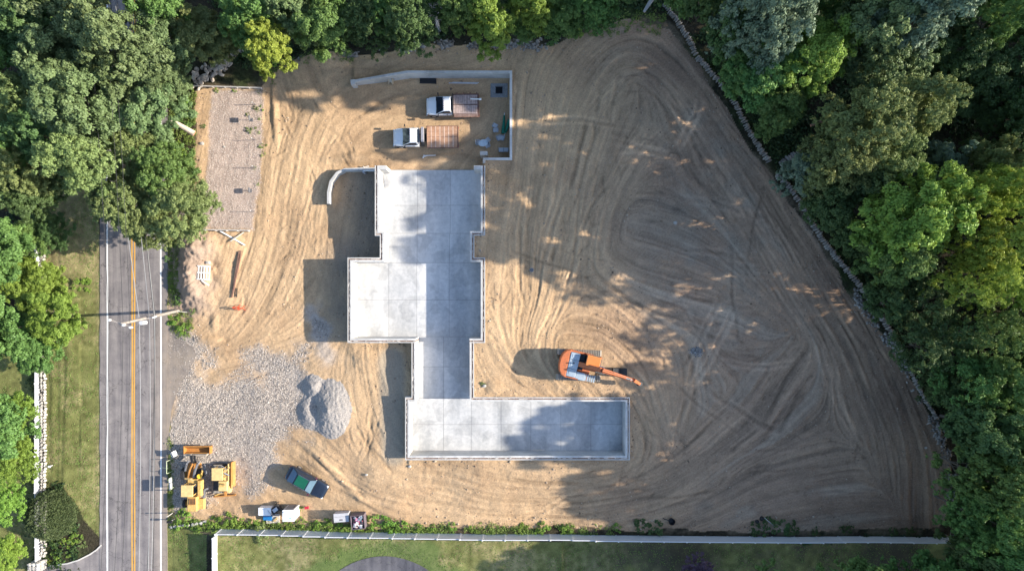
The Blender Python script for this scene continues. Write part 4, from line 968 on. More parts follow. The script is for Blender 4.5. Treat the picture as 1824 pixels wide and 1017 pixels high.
MB().panel([b[1], b[2], b[6], b[5]], .05, .014).obj('windshield', cg, t); MB().panel([b[3], b[0], b[4], b[7]], .09, .014).obj('rear_window', mat('blue_tinted_glass', (.03,.09,.16), .1, .1, 1, spec=.9), t)
for q_ in ([b[0], b[1], b[5], b[4]], [b[2], b[3], b[7], b[6]]):
    m_ = [(q_[0]+q_[1])/2, (q_[3]+q_[2])/2]; MB().panel([q_[0], m_[0], m_[1], q_[3]], .07, .014).obj('side_window', glass, t); MB().panel([m_[0], q_[1], q_[2], m_[1]], .07, .014).obj('side_window', glass, t)
MB().bx(xc+.12, xb_-.1, -wt+.09, wt-.09, z1, z1+.05).obj('roof_panel', gr_roof, t, .02)
for s in (-1, 1):
    MB().bx(xc+.1, xb_-.05, s*(wt-.04)-.015, s*(wt-.04)+.015, z1+.02, z1+.08).obj('roof_rail', chrome, t)
    MB().box(.82, s*1.0, 1.02, .14, .2, .12).obj('mirror', mat('maroon_mirror', (.12,.02,.05), .3), t, .03); MB().box(2.26, s*.66, .68, .26, .26, .14).obj('headlight', lampm, t, .04); MB().box(-2.3, s*.64, .74, .16, .24, .12).obj('tail_light', mat('dark_red_lens', (.10,.01,.01), .3), t, .03)
    for xx in (-.42, .55): MB().bx(xx, xx+.16, s*.925-.012, s*.925+.012, .84, .88).obj('door_handle', chrome, t)
    for xx in (1.0, -.2, -1.25): MB().bx(xx, xx+.015, s*.918-.008, s*.918+.008, .35, .96).obj('door_seam', blk, t)
MB().bx(1.02, 1.08, -.8, .8, .985, 1.005).obj('wiper_cowl', blk, t); wheels(t, [(1.5,.83), (1.5,-.83), (-1.45,.83), (-1.45,-.83)], .33, .21)

dead_m = mat('bleached_wood', (.50,.46,.43), .8, .2, 3)
def log(label, a, b, za, zb, ra, rb, m, name='fallen_log', cat='log'):
    A_ = Vector((*P(*a, za), za)); B_ = Vector((*P(*b, zb), zb)); t = thing(name, label, cat, A_); d = B_-A_
    MB().cyl((0, 0, 0), d, ra, 14, rb).obj('trunk', m, t); MB().cyl(d, d+d.normalized()*.02, rb*.93, 14).obj('cut_face', mat('cut_wood', (.50,.24,.15), .8, .2), t); return t
# excavator
org = mat('orange_machine_paint', (.36,.13,.06), .6, .15, 5, c2=(.62,.16,.05), bump=.15); gry = mat('reflected_blue_grey_panel', (.36,.42,.47), .3, .12, 2); drk = mat('dark_machine_iron', (.03,.03,.033), .55, .3, 4); shoe = mat('dusty_track_steel', (.33,.29,.24), .8, .25, 6)  # blue cast in the grey panel paint stands in for reflected sky
x, y = P(1028, 646, 1.0); z = gz(x, y); t = thing('excavator', 'orange tracked excavator with its arm stretched over the dirt towards the wood', 'excavator', (x, y, z), R(-2.5))
for s in (-1, 1):
    prof_ = [(-2.25,.45), (-2.1,.12), (-1.8,.0), (1.8,.0), (2.1,.12), (2.25,.45), (2.1,.8), (1.8,.9), (-1.8,.9), (-2.1,.8)]
    tr_ = MB().prismy(prof_, s*1.35-.24, s*1.35+.24).obj('track_frame', drk, t)
    sh = MB()
    for i in range(25): sh.box(-2.16+i*.18, s*1.35, .93, .145, .62, .05).box(-2.16+i*.18, s*1.35, .965, .03, .62, .04)
    for i in range(4):
        a = R(20+i*25); sh.box(-1.95-.42*math.sin(a), s*1.35, .45+.45*math.cos(a), .14, .62, .05, ry=-a).box(1.95+.42*math.sin(a), s*1.35, .45+.45*math.cos(a), .14, .62, .05, ry=a)
    tag(sh.obj('track_shoes', shoe, tr_), kind='stuff')
MB().bx(-1.1, 1.1, -1.1, 1.1, .35, .8).cyl((0,0,.8), (0,0,1.08), .75, 20).obj('undercarriage', drk, t)

rz_ = R(-11)
arc = [(-2.25+.0,0)]
cwp = [(-1.25,1.5), (-1.75,1.32), (-2.08,.9), (-2.22,.35), (-2.22,-.35), (-2.08,-.9), (-1.75,-1.32), (-1.25,-1.5)]
MB().prism(cwp, 1.05, 2.15).obj('counterweight', org, t, .1, rz=rz_)
MB().bx(-1.26, 1.2, -1.45, 1.45, 1.08, 1.3).bx(-1.26, .1, 1.3, 1.46, 1.3, 1.95).bx(-1.26, .1, -1.46, -1.3, 1.3, 1.95).obj('deck_frame', org, t, .03, rz=rz_)
for (a, b_, c_, d_, h_) in ((-1.25,-.25,.55,1.28,2.2), (-1.25,-.25,-.42,.53,2.18), (-1.25,-.25,-1.28,-.44,2.12)):
    o = MB().bx(a, b_, c_, d_, 1.3, h_).obj('engine_cover', gry, t, .05, rz=rz_); MB().bx(a+.2, b_-.2, c_+.2, d_-.2, h_, h_+.03).obj('cover_panel', gry, o, .01)
MB().cyl((-.75,.2,2.15),(-.75,.2,2.5),.07,10).obj('exhaust', blk, t, rz=rz_)
MB().bx(-.24, .35, -.4, 1.28, 1.3, 1.85).bx(.0,.3,-.3,.2,1.8,2.05).obj('pump_bay', drk, t, .03, rz=rz_)
cb = MB().bx(.40, 1.95, .35, 1.42, 1.3, 2.75).obj('cab', mat('cab_glass_dark', (.02,.03,.04), .1, .1, spec=.8), t, .06, rz=rz_)
MB().bx(.40, 1.88, .33, 1.44, 2.72, 2.84).obj('cab_roof', mat('orange_cab_roof', (.62,.22,.06), .4, .08, 2), t, .06, rz=rz_)
for xx, yy_ in ((.42,.37), (1.92,.37), (.42,1.40), (1.92,1.40)): MB().bx(xx-.05, xx+.05, yy_-.05, yy_+.05, 1.3, 2.74).obj('cab_post', org, t, rz=rz_)
MB().bx(-.22, .75, -1.42, -.62, 1.3, 1.95).obj('fuel_tank', gry, t, .05, rz=rz_)
for i in range(5): MB().bx(.8+i*.24, .95+i*.24, -1.40, -.68, 1.35+(4-i)*.07, 1.40+(4-i)*.07).obj('step', gry, t, rz=rz_)
MB().tube([(.75,-1.44,1.3),(.75,-1.44,2.3),(1.3,-1.44,2.3),(1.3,-1.44,1.4)], .025, 6).obj('handrail', blk, t, rz=rz_)
def lp_(px, py, z_): X_, Y_ = P(px, py, z_+z); v = Vector((X_-x, Y_-y, z_)); v.rotate(Matrix.Rotation(R(2.5), 3, 'Z')); return v
b0, b1, b2, b3 = lp_(1031,648,1.9), lp_(1072,659,3.3), lp_(1090,664.5,3.1), lp_(1124,676,2.3); tip = lp_(1141,683,1.1)
o = MB().beam(b0, b1, .52, .5, .44, .75).beam(b1, b2, .44, .75, .40, .6).beam(b2, b3, .38, .55, .34, .4).obj('boom', org, t, .03)
for s in (-.36, .36):
    q1 = lp_(1036,649,1.5)+Vector((0,s,0)); q2 = b1.lerp(b2,.3)+Vector((0,s*.9,-.1)); MB().cyl(q1, q1.lerp(q2,.6), .09, 10).obj('boom_cylinder', org, t); MB().cyl(q1.lerp(q2,.55), q2, .05, 8).obj('cylinder_rod', chrome, t)
MB().cyl(b1+Vector((0,0,.5)), b3.lerp(b2,.3)+Vector((0,0,.42)), .085, 10).obj('stick_cylinder', org, t); MB().cyl(b3.lerp(b2,.32)+Vector((0,0,.42)), b3+Vector((.1,0,.35)), .045, 8).obj('cylinder_rod', chrome, t)
hs = MB()
for s in (-.1, .0, .1): hs.tube([b0+Vector((.3,s,.4)), b1+Vector((0,s,.42)), b2+Vector((0,s,.36)), b3+Vector((0,s,.28))], .022, 5)
hs.obj('hydraulic_hoses', blk, t)
e = lp_(1104,668,1.0); st = b3+Vector((.25,0,.1)); MB().beam(st, tip+Vector((-.15,0,.2)), .34, .4, .26, .3).obj('stick', org, t, .02); MB().beam(tip+Vector((-.35,.03,.35)), tip+Vector((.1,-.03,.0)), .46, .3).obj('stick_end', drk, t, .03)
bk = lp_(1103,663,.5); pr_ = [(-.8,-.2),(-.55,-.45),(.1,-.5),(.75,-.2),(.8,.1),(.55,.0),(.1,-.3),(-.5,-.2),(-.7,.2)]
MB().prismy([(bk.x+a*1.0, bk.z+b_+.1) for a, b_ in pr_], bk.y-.45, bk.y+.45).bx(bk.x-.6, bk.x+.7, bk.y-.45, bk.y-.41, .15, .55).bx(bk.x-.6, bk.x+.7, bk.y+.41, bk.y+.45, .15, .55).obj('bucket', drk, t)

# yellow backhoe loader by the road
yel = mat('faded_yellow_paint', (.40,.25,.09), .6, .12, 5, c2=(.72,.46,.14), bump=.2); yel2 = mat('pale_canopy_paint', (.55,.38,.17), .55, .08, 4, c2=(.78,.54,.22)); ora = mat('worn_orange_steel', (.42,.19,.05), .6, .25, 3); dgry = mat('grey_worn_steel', (.13,.13,.14), .6, .3, 4); crud = mat('crusted_mud', (.33,.28,.23), .9, .3, 5)
x, y = P(341, 862, 1.0); z = gz(x, y); t = thing('backhoe_loader', 'old yellow backhoe loader with pale canopy and orange bucket, nearest the road', 'loader', (x, y, z), 0)
def L(px, py, z_): X_, Y_ = P(px, py, z_+z); return Vector((X_-x, Y_-y, z_))
def LB(mb, x0, x1, y0, y1, z0, z1):
    a = L(x0, y1, z1); b_ = L(x1, y0, z1); return mb.bx(a.x, b_.x, a.y, b_.y, z0, z1)
LB(MB(), 322, 343.5, 864, 885, 2.3, 2.4).obj('canopy', yel2, t, .04)
for px, py in ((324,866),(342,866),(324,883),(342,883)): p = L(px, py, 2.3); MB().bx(p.x-.04, p.x+.04, p.y-.04, p.y+.04, .9, 2.3).obj('canopy_post', yel, t)
LB(MB(), 333, 350, 885, 911, .6, 1.45).obj('hood', yel, t, .07); LB(MB(), 335.5, 348, 887, 899, 1.455, 1.475).obj('hood_grille', ora, t)
for i in range(5): LB(MB(), 336+i*2.5, 337+i*2.5, 888, 898, 1.475, 1.49).obj('grille_bar', drk, t)
LB(MB(), 332, 356, 825, 886, .55, .95).obj('chassis', ora, t, .03)
LB(MB(), 351, 358.5, 856, 884, .8, 1.5).obj('side_tank', yel, t, .08); LB(MB(), 353, 363, 888, 907, .5, 1.0).obj('front_fender', yel, t, .05)
LB(MB(), 334, 352, 853, 862, .9, 1.25).obj('cowl', yel, t, .05); LB(MB(), 345, 350.5, 862, 882, .9, 1.2).obj('seat', drk, t, .05)
p = L(352, 872, 1.35); MB().cyl(L(346,866,1.2), L(347,864,1.55), .03, 6).obj('steering_column', drk, t); MB().cyl(L(347,864,1.55), L(347,864,1.59), .2, 14).obj('steering_wheel', drk, t)
for sx, xa_ in ((1, 329), (-1, 356)):
    p = L(xa_, 843, .65); o = MB().cyl((p.x-.2, p.y, .65), (p.x+.2, p.y, .65), .68, 20).obj('wheel', rub, t, .04); MB().cyl((p.x-.22, p.y, .65), (p.x+.22, p.y, .65), .35, 14).obj('rim', yel, o)
    p = L(xa_+1, 896, .45); o = MB().cyl((p.x-.15, p.y, .45), (p.x+.15, p.y, .45), .45, 18).obj('wheel', rub, t, .03); MB().cyl((p.x-.17, p.y, .45), (p.x+.17, p.y, .45), .25, 12).obj('rim', yel, o)
MB().tube([L(330,838,1.35), L(332,828,1.5), L(336,820,1.3)], .14, 6).obj('fender_guard', dgry, t); MB().tube([L(345,850,1.3), L(347,838,1.5), L(352,826,1.4), L(356,822,1.2)], .14, 6).obj('fender_guard', dgry, t)
MB().tube([L(335,850,1.1), L(338,836,1.5), L(343,826,1.7)], .1, 6).obj('lift_arm', ora, t); MB().tube([L(343,850,1.1), L(345,838,1.4), L(347,828,1.6)], .08, 6).obj('lift_arm', ora, t)
MB().tube([L(330,852,1.0), L(340,853,1.15), L(346,856,1.15)], .13, 6).obj('cross_tube', yel2, t)
MB().cyl(L(355,848,1.0), L(355,848,1.6), .3, 14, .26).obj('air_cleaner', mat('vivid_yellow_cap', (.70,.42,.03), .4), t, .05)
MB().beam(L(343,826,1.3), L(341,811,.9), .22, .25).obj('bucket_link', drk, t); MB().beam(L(348,824,1.0), L(347,811,.7), .14, .2).obj('bucket_link', drk, t)
bu = L(352, 801, .5); w_ = 1.42
pb = [(.42,.95),(.5,.9),(.1,.12),(-.55,.05),(-.6,.0),(.15,.0),(.6,.9),(.55,1.0)]
bkm = MB()
bkm.loft([[(bu.x+s*w_, bu.y+a, zz) for a, zz in ((-.35,.62),(-.45,.12),(.1,.0),(.52,.85),(.44,.86),(.05,.1),(-.36,.2),(-.28,.62))] for s in (-1, 1)])
bkm.bx(bu.x-w_-.03, bu.x-w_+.03, bu.y-.4, bu.y+.42, .05, .75).bx(bu.x+w_-.03, bu.x+w_+.03, bu.y-.4, bu.y+.42, .05, .75).obj('bucket', ora, t)
MB().bx(bu.x-w_-.05, bu.x-w_+.8, bu.y-.62, bu.y-.42, .3, .75).obj('bucket_mount', crud, t, .04); MB().bx(bu.x-w_+.84, bu.x+w_-.4, bu.y-.7, bu.y-.45, .1, .6).obj('bucket_back', crud, t, .05)

# yellow bulldozer
x, y = P(396, 854, 1.0); z = gz(x, y); t = thing('bulldozer', 'old yellow bulldozer with a tall rust-brown blade, right of the backhoe loader', 'bulldozer', (x, y, z), 0)
LB(MB(), 376.5, 396.5, 833.5, 856, 2.25, 2.36).obj('canopy', yel2, t, .04)
for px, py in ((379,836),(394.5,836),(379,854),(394.5,854)): p = L(px, py, 2.2); MB().bx(p.x-.04, p.x+.04, p.y-.04, p.y+.04, .9, 2.26).obj('canopy_post', yel, t)
bl = L(411, 846, .7); MB().loft([[(bl.x+.28,yy_,.05),(bl.x+.1,yy_,.35),(bl.x+.06,yy_,.75),(bl.x+.3,yy_,1.15),(bl.x+.22,yy_,1.18),(bl.x-.06,yy_,.75),(bl.x,yy_,.3),(bl.x+.2,yy_,.03)] for yy_ in (bl.y-1.35, bl.y+1.4)]).obj('blade', ora, t)
MB().bx(bl.x-.2, bl.x-.04, bl.y-1.3, bl.y+1.35, .25, 1.1).obj('blade_back', yel2, t, .05)
for yy_ in (-.9, -.1, .8): MB().bx(bl.x-.35, bl.x-.15, bl.y+yy_, bl.y+yy_+.12, .2, .9).obj('blade_rib', yel, t)
LB(MB(), 388, 405, 857, 875, .55, 1.4).obj('hood', yel2, t, .1); LB(MB(), 390, 399, 860, 867, 1.4, 1.46).obj('hood_plate', yel, t, .02); LB(MB(), 396, 408, 834, 858, .6, 1.0).obj('engine_deck', yel2, t, .08)
LB(MB(), 380, 396, 836, 874, .3, .8).obj('frame', drk, t); p = L(385, 848, 1.2); MB().box(p.x, p.y, 1.05, .5, .6, .5).obj('seat', drk, t, .06)
MB().beam(L(397,845,1.2), L(409,832,1.3), .1, .12).beam(L(396,850,1.0), L(408,862,1.0), .14, .14).obj('push_arm', yel2, t); MB().cyl(L(399,842,1.5), L(408,846,1.1), .07, 8).obj('lift_cylinder', chrome, t)
MB().cyl(L(400,863,1.4), L(400,863,2.0), .06, 8).obj('exhaust', rust, t); MB().tube([L(388,833,1.5), L(394,829,1.7), L(402,834,1.5), L(404,838,1.2)], .05, 6).obj('guard_rail', dgry, t)
for py in (829.5, 873):
    a = L(379, py, .4); b_ = L(404, py, .4); MB().prismy([(a.x,.35),(a.x+.3,.05),(b_.x-.3,.05),(b_.x,.35),(b_.x-.3,.7),(a.x+.3,.7)], a.y-.22, a.y+.22).obj('track', drk, t, .04)
    sh = MB(); n = int((b_.x-a.x-.5)/.16)
    for i in range(n): sh.box(a.x+.3+i*.16, a.y, .72, .12, .44, .05)
    tag(sh.obj('track_shoes', shoe, t), kind='stuff')
LB(MB(), 404.5, 409, 866, 878, .5, 1.2).obj('blade_corner', yel2, t); MB().beam(L(381,884,.35), L(420,881,.35), .12, .3).beam(L(400,872,.6), L(402,882,.5), .2, .2).obj('ripper_bar', ora, t); MB().beam(L(383,882,.5), L(398,877,.5), .12, .14).obj('ripper_arm', yel, t)
MB().tube([L(364,828,1.1), L(364.5,836,1.3), L(367,843,1.1)], .13, 6).obj('fender', dgry, t); MB().tube([L(371,869,.9), L(364,872,1.1), L(363,888,.8)], .12, 6).obj('fender', dgry, t)

# roadside signs and mail box
gpost = mat('green_grey_post', (.25,.30,.20), .6, .1); signw = mat('sign_board_white', (.62,.62,.60), .5, .05)
x, y = P(304, 861, .9); t = thing('site_sign', 'plain board sign on two posts by the road, edge-on from above', 'sign', (x, y, gz(x, y)), R(2)); MB().bx(-.025, .025, -.65, .65, .62, 1.25).obj('board', signw, t); MB().bx(-.04, .04, -.6, -.53, 0, 1.3).obj('post', gpost, t); MB().bx(-.04, .04, .53, .6, 0, 1.3).obj('post', gpost, t)
x, y = P(303, 834, .6); t = thing('sign_frame', 'empty pale metal sign frame leaning over the road edge', 'sign frame', (x, y, gz(x, y)))
MB().tube([(0,.9,0),(-.15,.9,1.1),(-.15,-.45,1.1),(0,-.45,0)], .035, 6).obj('hoop', mat('pale_green_tube', (.45,.50,.32), .5), t); MB().tube([(-.1,.1,1.0),(-.9,.12,.7)], .03, 6).obj('side_rod', mat('pale_green_tube', (0,0,0)), t)
x, y = P(306, 812, .9); t = thing('leaning_sign', 'dark folded warning sign leaning on the verge above the empty sign frame', 'sign', (x, y, gz(x, y)), R(25)); MB().box(0, .1, .75, .05, .7, .8, ry=R(35)).obj('board', dgry, t); MB().box(.2, .1, .7, .05, .6, .7, ry=R(-30)).obj('board', signw, t); MB().bx(-.03, .03, -.03, .03, 0, .9).obj('post', gpost, t)
x, y = P(303, 929, .9); t = thing('mailbox', 'mailbox on a post at the road edge beside the bottom lawn', 'mailbox', (x, y, gz(x, y)))
MB().bx(-.05, .05, -.05, .05, 0, .85).obj('post', plank_m, t); MB().loft([[(xx, -.12, .85), (xx, .12, .85), (xx, .12, 1.0), (xx, .07, 1.09), (xx, -.07, 1.09), (xx, -.12, 1.0)] for xx in (-.3, .25)]).obj('box', blk, t)
x, y = P(300, 918, 1.0); t = thing('marker_post', 'slim wooden post just above the mailbox', 'post', (x, y, gz(x, y))); MB().bx(-.05, .05, -.05, .05, 0, 1.35).obj('shaft', plank_m, t); MB().bx(-.06,.06,-.06,.06,1.35,1.4).obj('cap', plank_m, t)
x, y = P(92, 829, .3); t = thing('lawn_light', 'small white bollard light standing on the left lawn', 'lamp post', (x, y, gz(x, y))); MB().cyl((0,0,0),(0,0,.5),.05,8).obj('post', pipe_w, t); MB().box(.02,0,.55,.3,.22,.12).obj('hood', pipe_w, t, .03)

# things along the fence
def boxthing(name, label, cat, px, py, sx, sy, h, m, rz=0, lid=None, zt=None):
    x, y = P(px, py, h+.8); z = gz(x, y); t = thing(name, label, cat, (x, y, z), R(rz)); MB().bx(-sx/2, sx/2, -sy/2, sy/2, .05, h-.05).obj('body', m, t, .03); MB().bx(-sx/2-.02, sx/2+.02, -sy/2-.02, sy/2+.02, h-.05, h).obj('lid', lid or m, t, .02); return t
wplast = mat('white_plastic_shell', (.80,.80,.80), .4, .04, 2); shade_plast = mat('shaded_side_grey', (.30,.27,.25), .6, .15); blue = mat('blue_plastic', (.02,.17,.42), .4, .1)
t = boxthing('portable_toilet', 'white box cabin with small blue mark on its roof by the fence', 'portable toilet', 512, 920, 1.25, 1.2, 1.95, wplast, 1)
MB().bx(.1,.28,-.3,-.18,1.951,1.957).obj('roof_mark', mat('light_blue_mark', (.15,.5,.65), .5), t); MB().bx(-.5,.5,.6,.64,.1,1.8).obj('door', shade_plast, t); MB().bx(.3,.4,.64,.68,.9,1.1).obj('door_handle', blk, t); MB().cyl((-.4,.4,1.95),(-.4,.4,2.1),.05,8).obj('vent_pipe', wplast, t)  # door colour darkened to carry the shade of the cabin's north side
t = boxthing('water_tank', 'small white plastic tank standing left of the dark generator', 'tank', 469, 913, 1.35, .8, .95, wplast, 0); MB().cyl((.1,.1,.95),(.1,.1,1.0),.12,12).obj('filler_cap', wplast, t); MB().bx(-.55,.55,-.55,-.42,.0,.7).obj('end_plate', wplast, t)
t = boxthing('blue_crate', 'blue plastic crate below the small white tank', 'crate', 474, 924, .9, .55, .45, blue, -8)
x, y = P(493, 905, .7); t = thing('generator', 'dark wheeled generator between the white tank and the white cabin', 'generator', (x, y, gz(x, y)), R(35))
MB().bx(-.5,.5,-.35,.35,.2,.75).obj('engine', drk, t, .05); MB().bx(-.25,.3,-.2,.2,.75,.9).obj('fuel_tank', mat('pale_metal_tank', (.5,.52,.55), .3), t, .04); MB().tube([(-.6,-.4,.2),(-.6,-.4,.95),(-.6,.4,.95),(-.6,.4,.2)], .03, 6).obj('handle', chrome, t)
for s in (-1, 1): o = MB().cyl((.35,s*.42,.22),(.35,s*.5,.22),.22,14).obj('wheel', rub, t)
x, y = P(487, 922, .4); t = thing('timber_pallet', 'pallet with boards and a blue tarpaulin corner between tank and cabin', 'pallet', (x, y, gz(x, y)), R(3))
for i in range(6): MB().bx(-.75, .75, -.5+i*.17, -.38+i*.17, .1, .13).obj('board', scrap_m, t)
for xx in (-.7,0,.66): MB().bx(xx, xx+.08, -.5, .48, 0, .1).obj('bearer', scrap_m, t)
MB().box(-.45,.25,.18,.45,.4,.08, rz=.4).obj('tarpaulin', blue, t, .02); MB().box(.3,-.1,.2,.5,.25,.14, rz=.7).obj('sack', mat('tan_sack', (.45,.33,.16), .9), t, .03)
t = boxthing('job_box', 'pale grey steel site box standing left of the bin of rubbish', 'tool box', 609, 920, 1.6, .9, 1.0, mat('pale_grey_steel', (.48,.47,.48), .5, .08, 3), 4)
MB().bx(-.2,.15,-.3,-.15,1.001,1.01).obj('label_plate', dgry, t); MB().bx(-.7,.7,.1,.12,1.0,1.012).obj('lid_seam', dgry, t); MB().bx(-.8,.8,-.47,-.45,.4,.95).obj('front_ledge', wplast, t)
x, y = P(641, 924, 1.3); z = gz(x, y); t = thing('skip_bin', 'open dark bin heaped with colourful rubbish by the fence', 'skip', (x, y, z), R(6))
bm_ = mat('dull_purple_grey_bin', (.14,.11,.13), .6, .2)
for a in ((-.68,.68,-.75,-.69),(-.68,.68,.69,.75),(-.74,-.68,-.75,.75),(.68,.74,-.75,.75)): MB().bx(*a, .05, 1.15).obj('side_panel', bm_, t)
MB().bx(-.66,.66,-.68,.68,.05,.7).obj('base', bm_, t); rr = random.Random(3)
cols = [(.7,.7,.68),(.45,.1,.12),(.12,.25,.30),(.6,.45,.42),(.05,.05,.06),(.3,.3,.35),(.5,.2,.3),(.75,.72,.7)]
for i in range(46):
    MB().box(0,0,0, rr.uniform(.12,.42), rr.uniform(.08,.26), rr.uniform(.04,.14)).obj('rubbish', mat('rubbish_%d' % (i % 8), cols[i % 8], .6, .1), t, .01, loc=(rr.uniform(-.5,.5), rr.uniform(-.55,.55), .78+rr.uniform(0,.35)), rz=rr.uniform(0,3))
x, y = P(549, 901, .4); t = thing('red_barrow', 'small red hand cart with raised handle below the parked car', 'hand cart', (x, y, gz(x, y)), R(10)); MB().box(0,0,.25,.45,.3,.2).obj('tray', mat('red_paint', (.5,.03,.05), .4), t, .04); MB().cyl((-.2,.0,.1),(-.2,.06,.1),.12,12).obj('wheel', rub, t); MB().tube([(.2,0,.3),(.3,.0,.9)], .02, 6).obj('handle', drk, t)
x, y = P(1195, 926, 1.9); t = thing('black_tub', 'round black plastic tub on shaded dirt by the fence', 'tub', (x, y, gz(x, y))); MB().cyl((0,0,0),(0,0,.45),.30,18,.36,cap=False).cyl((0,0,.02),(0,0,.04),.29,18).obj('shell', blk, t); MB().cyl((-.2,.1,.44),(-.9,.25,.03),.05,6).obj('hose', blk, t)
x, y = P(1358, 924, 2.2); t = thing('rubbish_bag', 'two tied black bags beside the dark bushes at the fence', 'bag', (x, y, gz(x, y))); MB().cyl((0,0,0),(0,0,.35),.3,9,.12).obj('bag', blk, t, .05); MB().cyl((-.5,-.35,0),(-.5,-.35,.3),.25,9,.1).obj('bag', blk, t, .05)
log('pale thin pole leaning out of the dark bushes at the fence', (1362,922), (1381,938), 2.9, 2.1, .03, .03, mat('pale_pole', (.6,.6,.58), .6), 'thin_pole', 'pole')

# truck yard furniture
x, y = P(697.5, 143, .5); t = thing('cable_reel', 'beige wooden reel standing against the long retaining wall', 'reel', (x, y, gz(x, y)), R(-12)); ply = mat('beige_plywood', (.52,.43,.31), .8, .15, 4)
MB().cyl((-.24,0,.5),(-.19,0,.5),.5,22).obj('flange', ply, t); MB().cyl((.14,0,.5),(.19,0,.5),.5,22).obj('flange', ply, t); MB().cyl((-.19,0,.5),(.14,0,.5),.3,18).obj('drum', mat('beige_rope', (.58,.52,.42), .9, .2, 10), t)
for k in range(3):
    x, y = P(762, 141+k*3.0, .3); t = thing('drain_pipe', ['black drain pipe lying closest to the retaining wall', 'middle black drain pipe of three by the retaining wall', 'black drain pipe lying furthest out from the retaining wall'][k], 'pipe', (x, y, gz(x, y)+.1), R(-1), 'black drain pipes'); MB().cyl((-.9,0,0),(.9,0,0),.10,14).obj('pipe', blk, t); MB().cyl((.78,0,0),(.92,0,0),.12,14).obj('socket', blk, t)
x, y = P(825, 148.5, .1); t = thing('long_batten', 'long pale batten lying parallel to the retaining wall above the trucks', 'batten', (x, y, gz(x, y)+.05), R(-1)); MB().bx(-1.6,1.6,-.05,.05,-.03,.05).obj('timber', mat('pale_timber', (.55,.55,.56), .7), t); MB().bx(-1.2,1.75,.06,.13,-.03,.02).obj('timber', mat('pale_timber', (0,0,0)), t)
x, y = P(889, 161, .05); t = thing('catch_basin', 'square black drain opening in a grey gravel pad in the wall corner', 'drain', (x, y, gz(x, y)))
MB().bx(-.95,.95,-.8,.75,-.1,.05).obj('surround', mat('grey_pad', (.27,.27,.27), .95, .3, 8, bump=.8, bscale=14), t); MB().bx(-.36,.36,-.36,.36,.05,.06).obj('opening', mat('drain_dark', (.008,.008,.01), .9), t)
for a in ((-.42,.42,-.42,-.36),(-.42,.42,.36,.42),(-.42,-.36,-.36,.36),(.36,.42,-.36,.36)): MB().bx(*a, .05, .09).obj('frame_bar', dgry, t)
grn = mat('green_canvas', (.01,.16,.10), .7, .2, 3)
x, y = P(896, 237, .6); t = thing('folded_parasol', 'closed green parasol lying beside the yard wall, light tipped', 'parasol', (x, y, gz(x, y)+.3), R(86)); MB().cyl((0,0,0),(2.0,0,.1),.22,10,.1).obj('canopy', grn, t); MB().cyl((1.9,0,.1),(2.25,0,.12),.045,8).obj('pole_tip', pipe_w, t)
x, y = P(900, 236, .6); t = thing('folded_parasol', 'closed green parasol slanting to the yard wall', 'parasol', (x, y, gz(x, y)+.3), R(70)); MB().cyl((0,0,0),(1.5,0,.2),.1,10,.24).obj('canopy', grn, t); MB().cyl((-.3,0,0),(0,0,0),.03,8).obj('pole', pipe_w, t)
chm = mat('grey_metal_furniture', (.30,.34,.38), .4, .1, metal=.3); cush = mat('pale_cushion', (.52,.53,.55), .8, .05)
x, y = P(861, 255, .7); t = thing('patio_table', 'pale oval table stored in the shade of the yard corner', 'table', (x, y, gz(x, y)), R(8))
MB().prism([(.55*math.cos(a), .38*math.sin(a)) for a in np.linspace(0, 2*math.pi, 24, endpoint=False)], .68, .72).obj('tabletop', mat('pale_blue_glass_top', (.42,.50,.56), .2), t)
for s in ((-.35,-.2),(.35,-.2),(.35,.2),(-.35,.2)): MB().cyl((*s,0),(*s,.68),.025,6).obj('leg', chm, t)
def chair(label, px, py, rz):
    x, y = P(px, py, .5); t = thing('patio_chair', label, 'chair', (x, y, gz(x, y)), R(rz), 'chairs stored in the truck yard'); MB().bx(-.24,.24,-.24,.24,.42,.48).obj('seat', cush, t, .03); MB().box(-.25,0,.7,.05,.5,.5, ry=-.2).obj('backrest', chm, t, .02)
    for sx in (-.22,.22):
        for sy in (-.22,.22): MB().cyl((sx,sy,0),(sx,sy,.42),.02,5).obj('leg', chm, t)
    for sy in (-.27,.27): MB().bx(-.22,.22,sy-.03,sy+.03,.62,.65).obj('armrest', chm, t)
chair('grey chair at the upper right of the oval table', 868, 250, 130); chair('grey chair at the right end of the oval table', 868, 259, 200); chair('dark chair at the left end of the oval table', 852, 254, 10)
chair('pale cushioned chair in the yard wall corner, left of the pair', 893, 267, 90); chair('pale cushioned chair in the yard wall corner, right of the pair', 901, 267, 88); chair('grey chair below the green parasols, left', 889, 246, 20); chair('grey chair below the green parasols, right', 894, 246, 170); chair('pale chair with side tray left of the green parasols', 883, 232, 95); chair('small grey chair just above the pale one with side tray', 882, 224, 60)
for k, (px, py, L_, rz, lab) in enumerate([(765,277,1.4,1,'white pipe lying below the lower truck'), (757,279,.6,25,'short white pipe elbow at the left end of the white pipe')]):
    x, y = P(px, py, .2); t = thing('plastic_pipe', lab, 'pipe', (x, y, gz(x, y)+.08), R(rz)); MB().cyl((-L_/2,0,0),(L_/2,0,0),.05,8).obj('pipe', pipe_w, t); MB().cyl((-L_/2,0,0),(-L_/2+.15,0,0),.08,8).obj('pipe_socket', pipe_w, t)
def plank(label, a, b, w, m, dz=.12, name='plank', cat='plank', th=.06):
    A_ = Vector(PG(*a, dz)); B_ = Vector(PG(*b, dz)); t = thing(name, label, cat, A_); MB().beam((0,0,0), B_-A_, w, th).obj('timber', m, t); return t
plank('split timber offcut above the curved wall', (645,301), (658,297), .2, scrap_m, .2); plank('short timber offcut crossing the one above the curved wall', (648,297), (652,302), .12, scrap_m, .25)
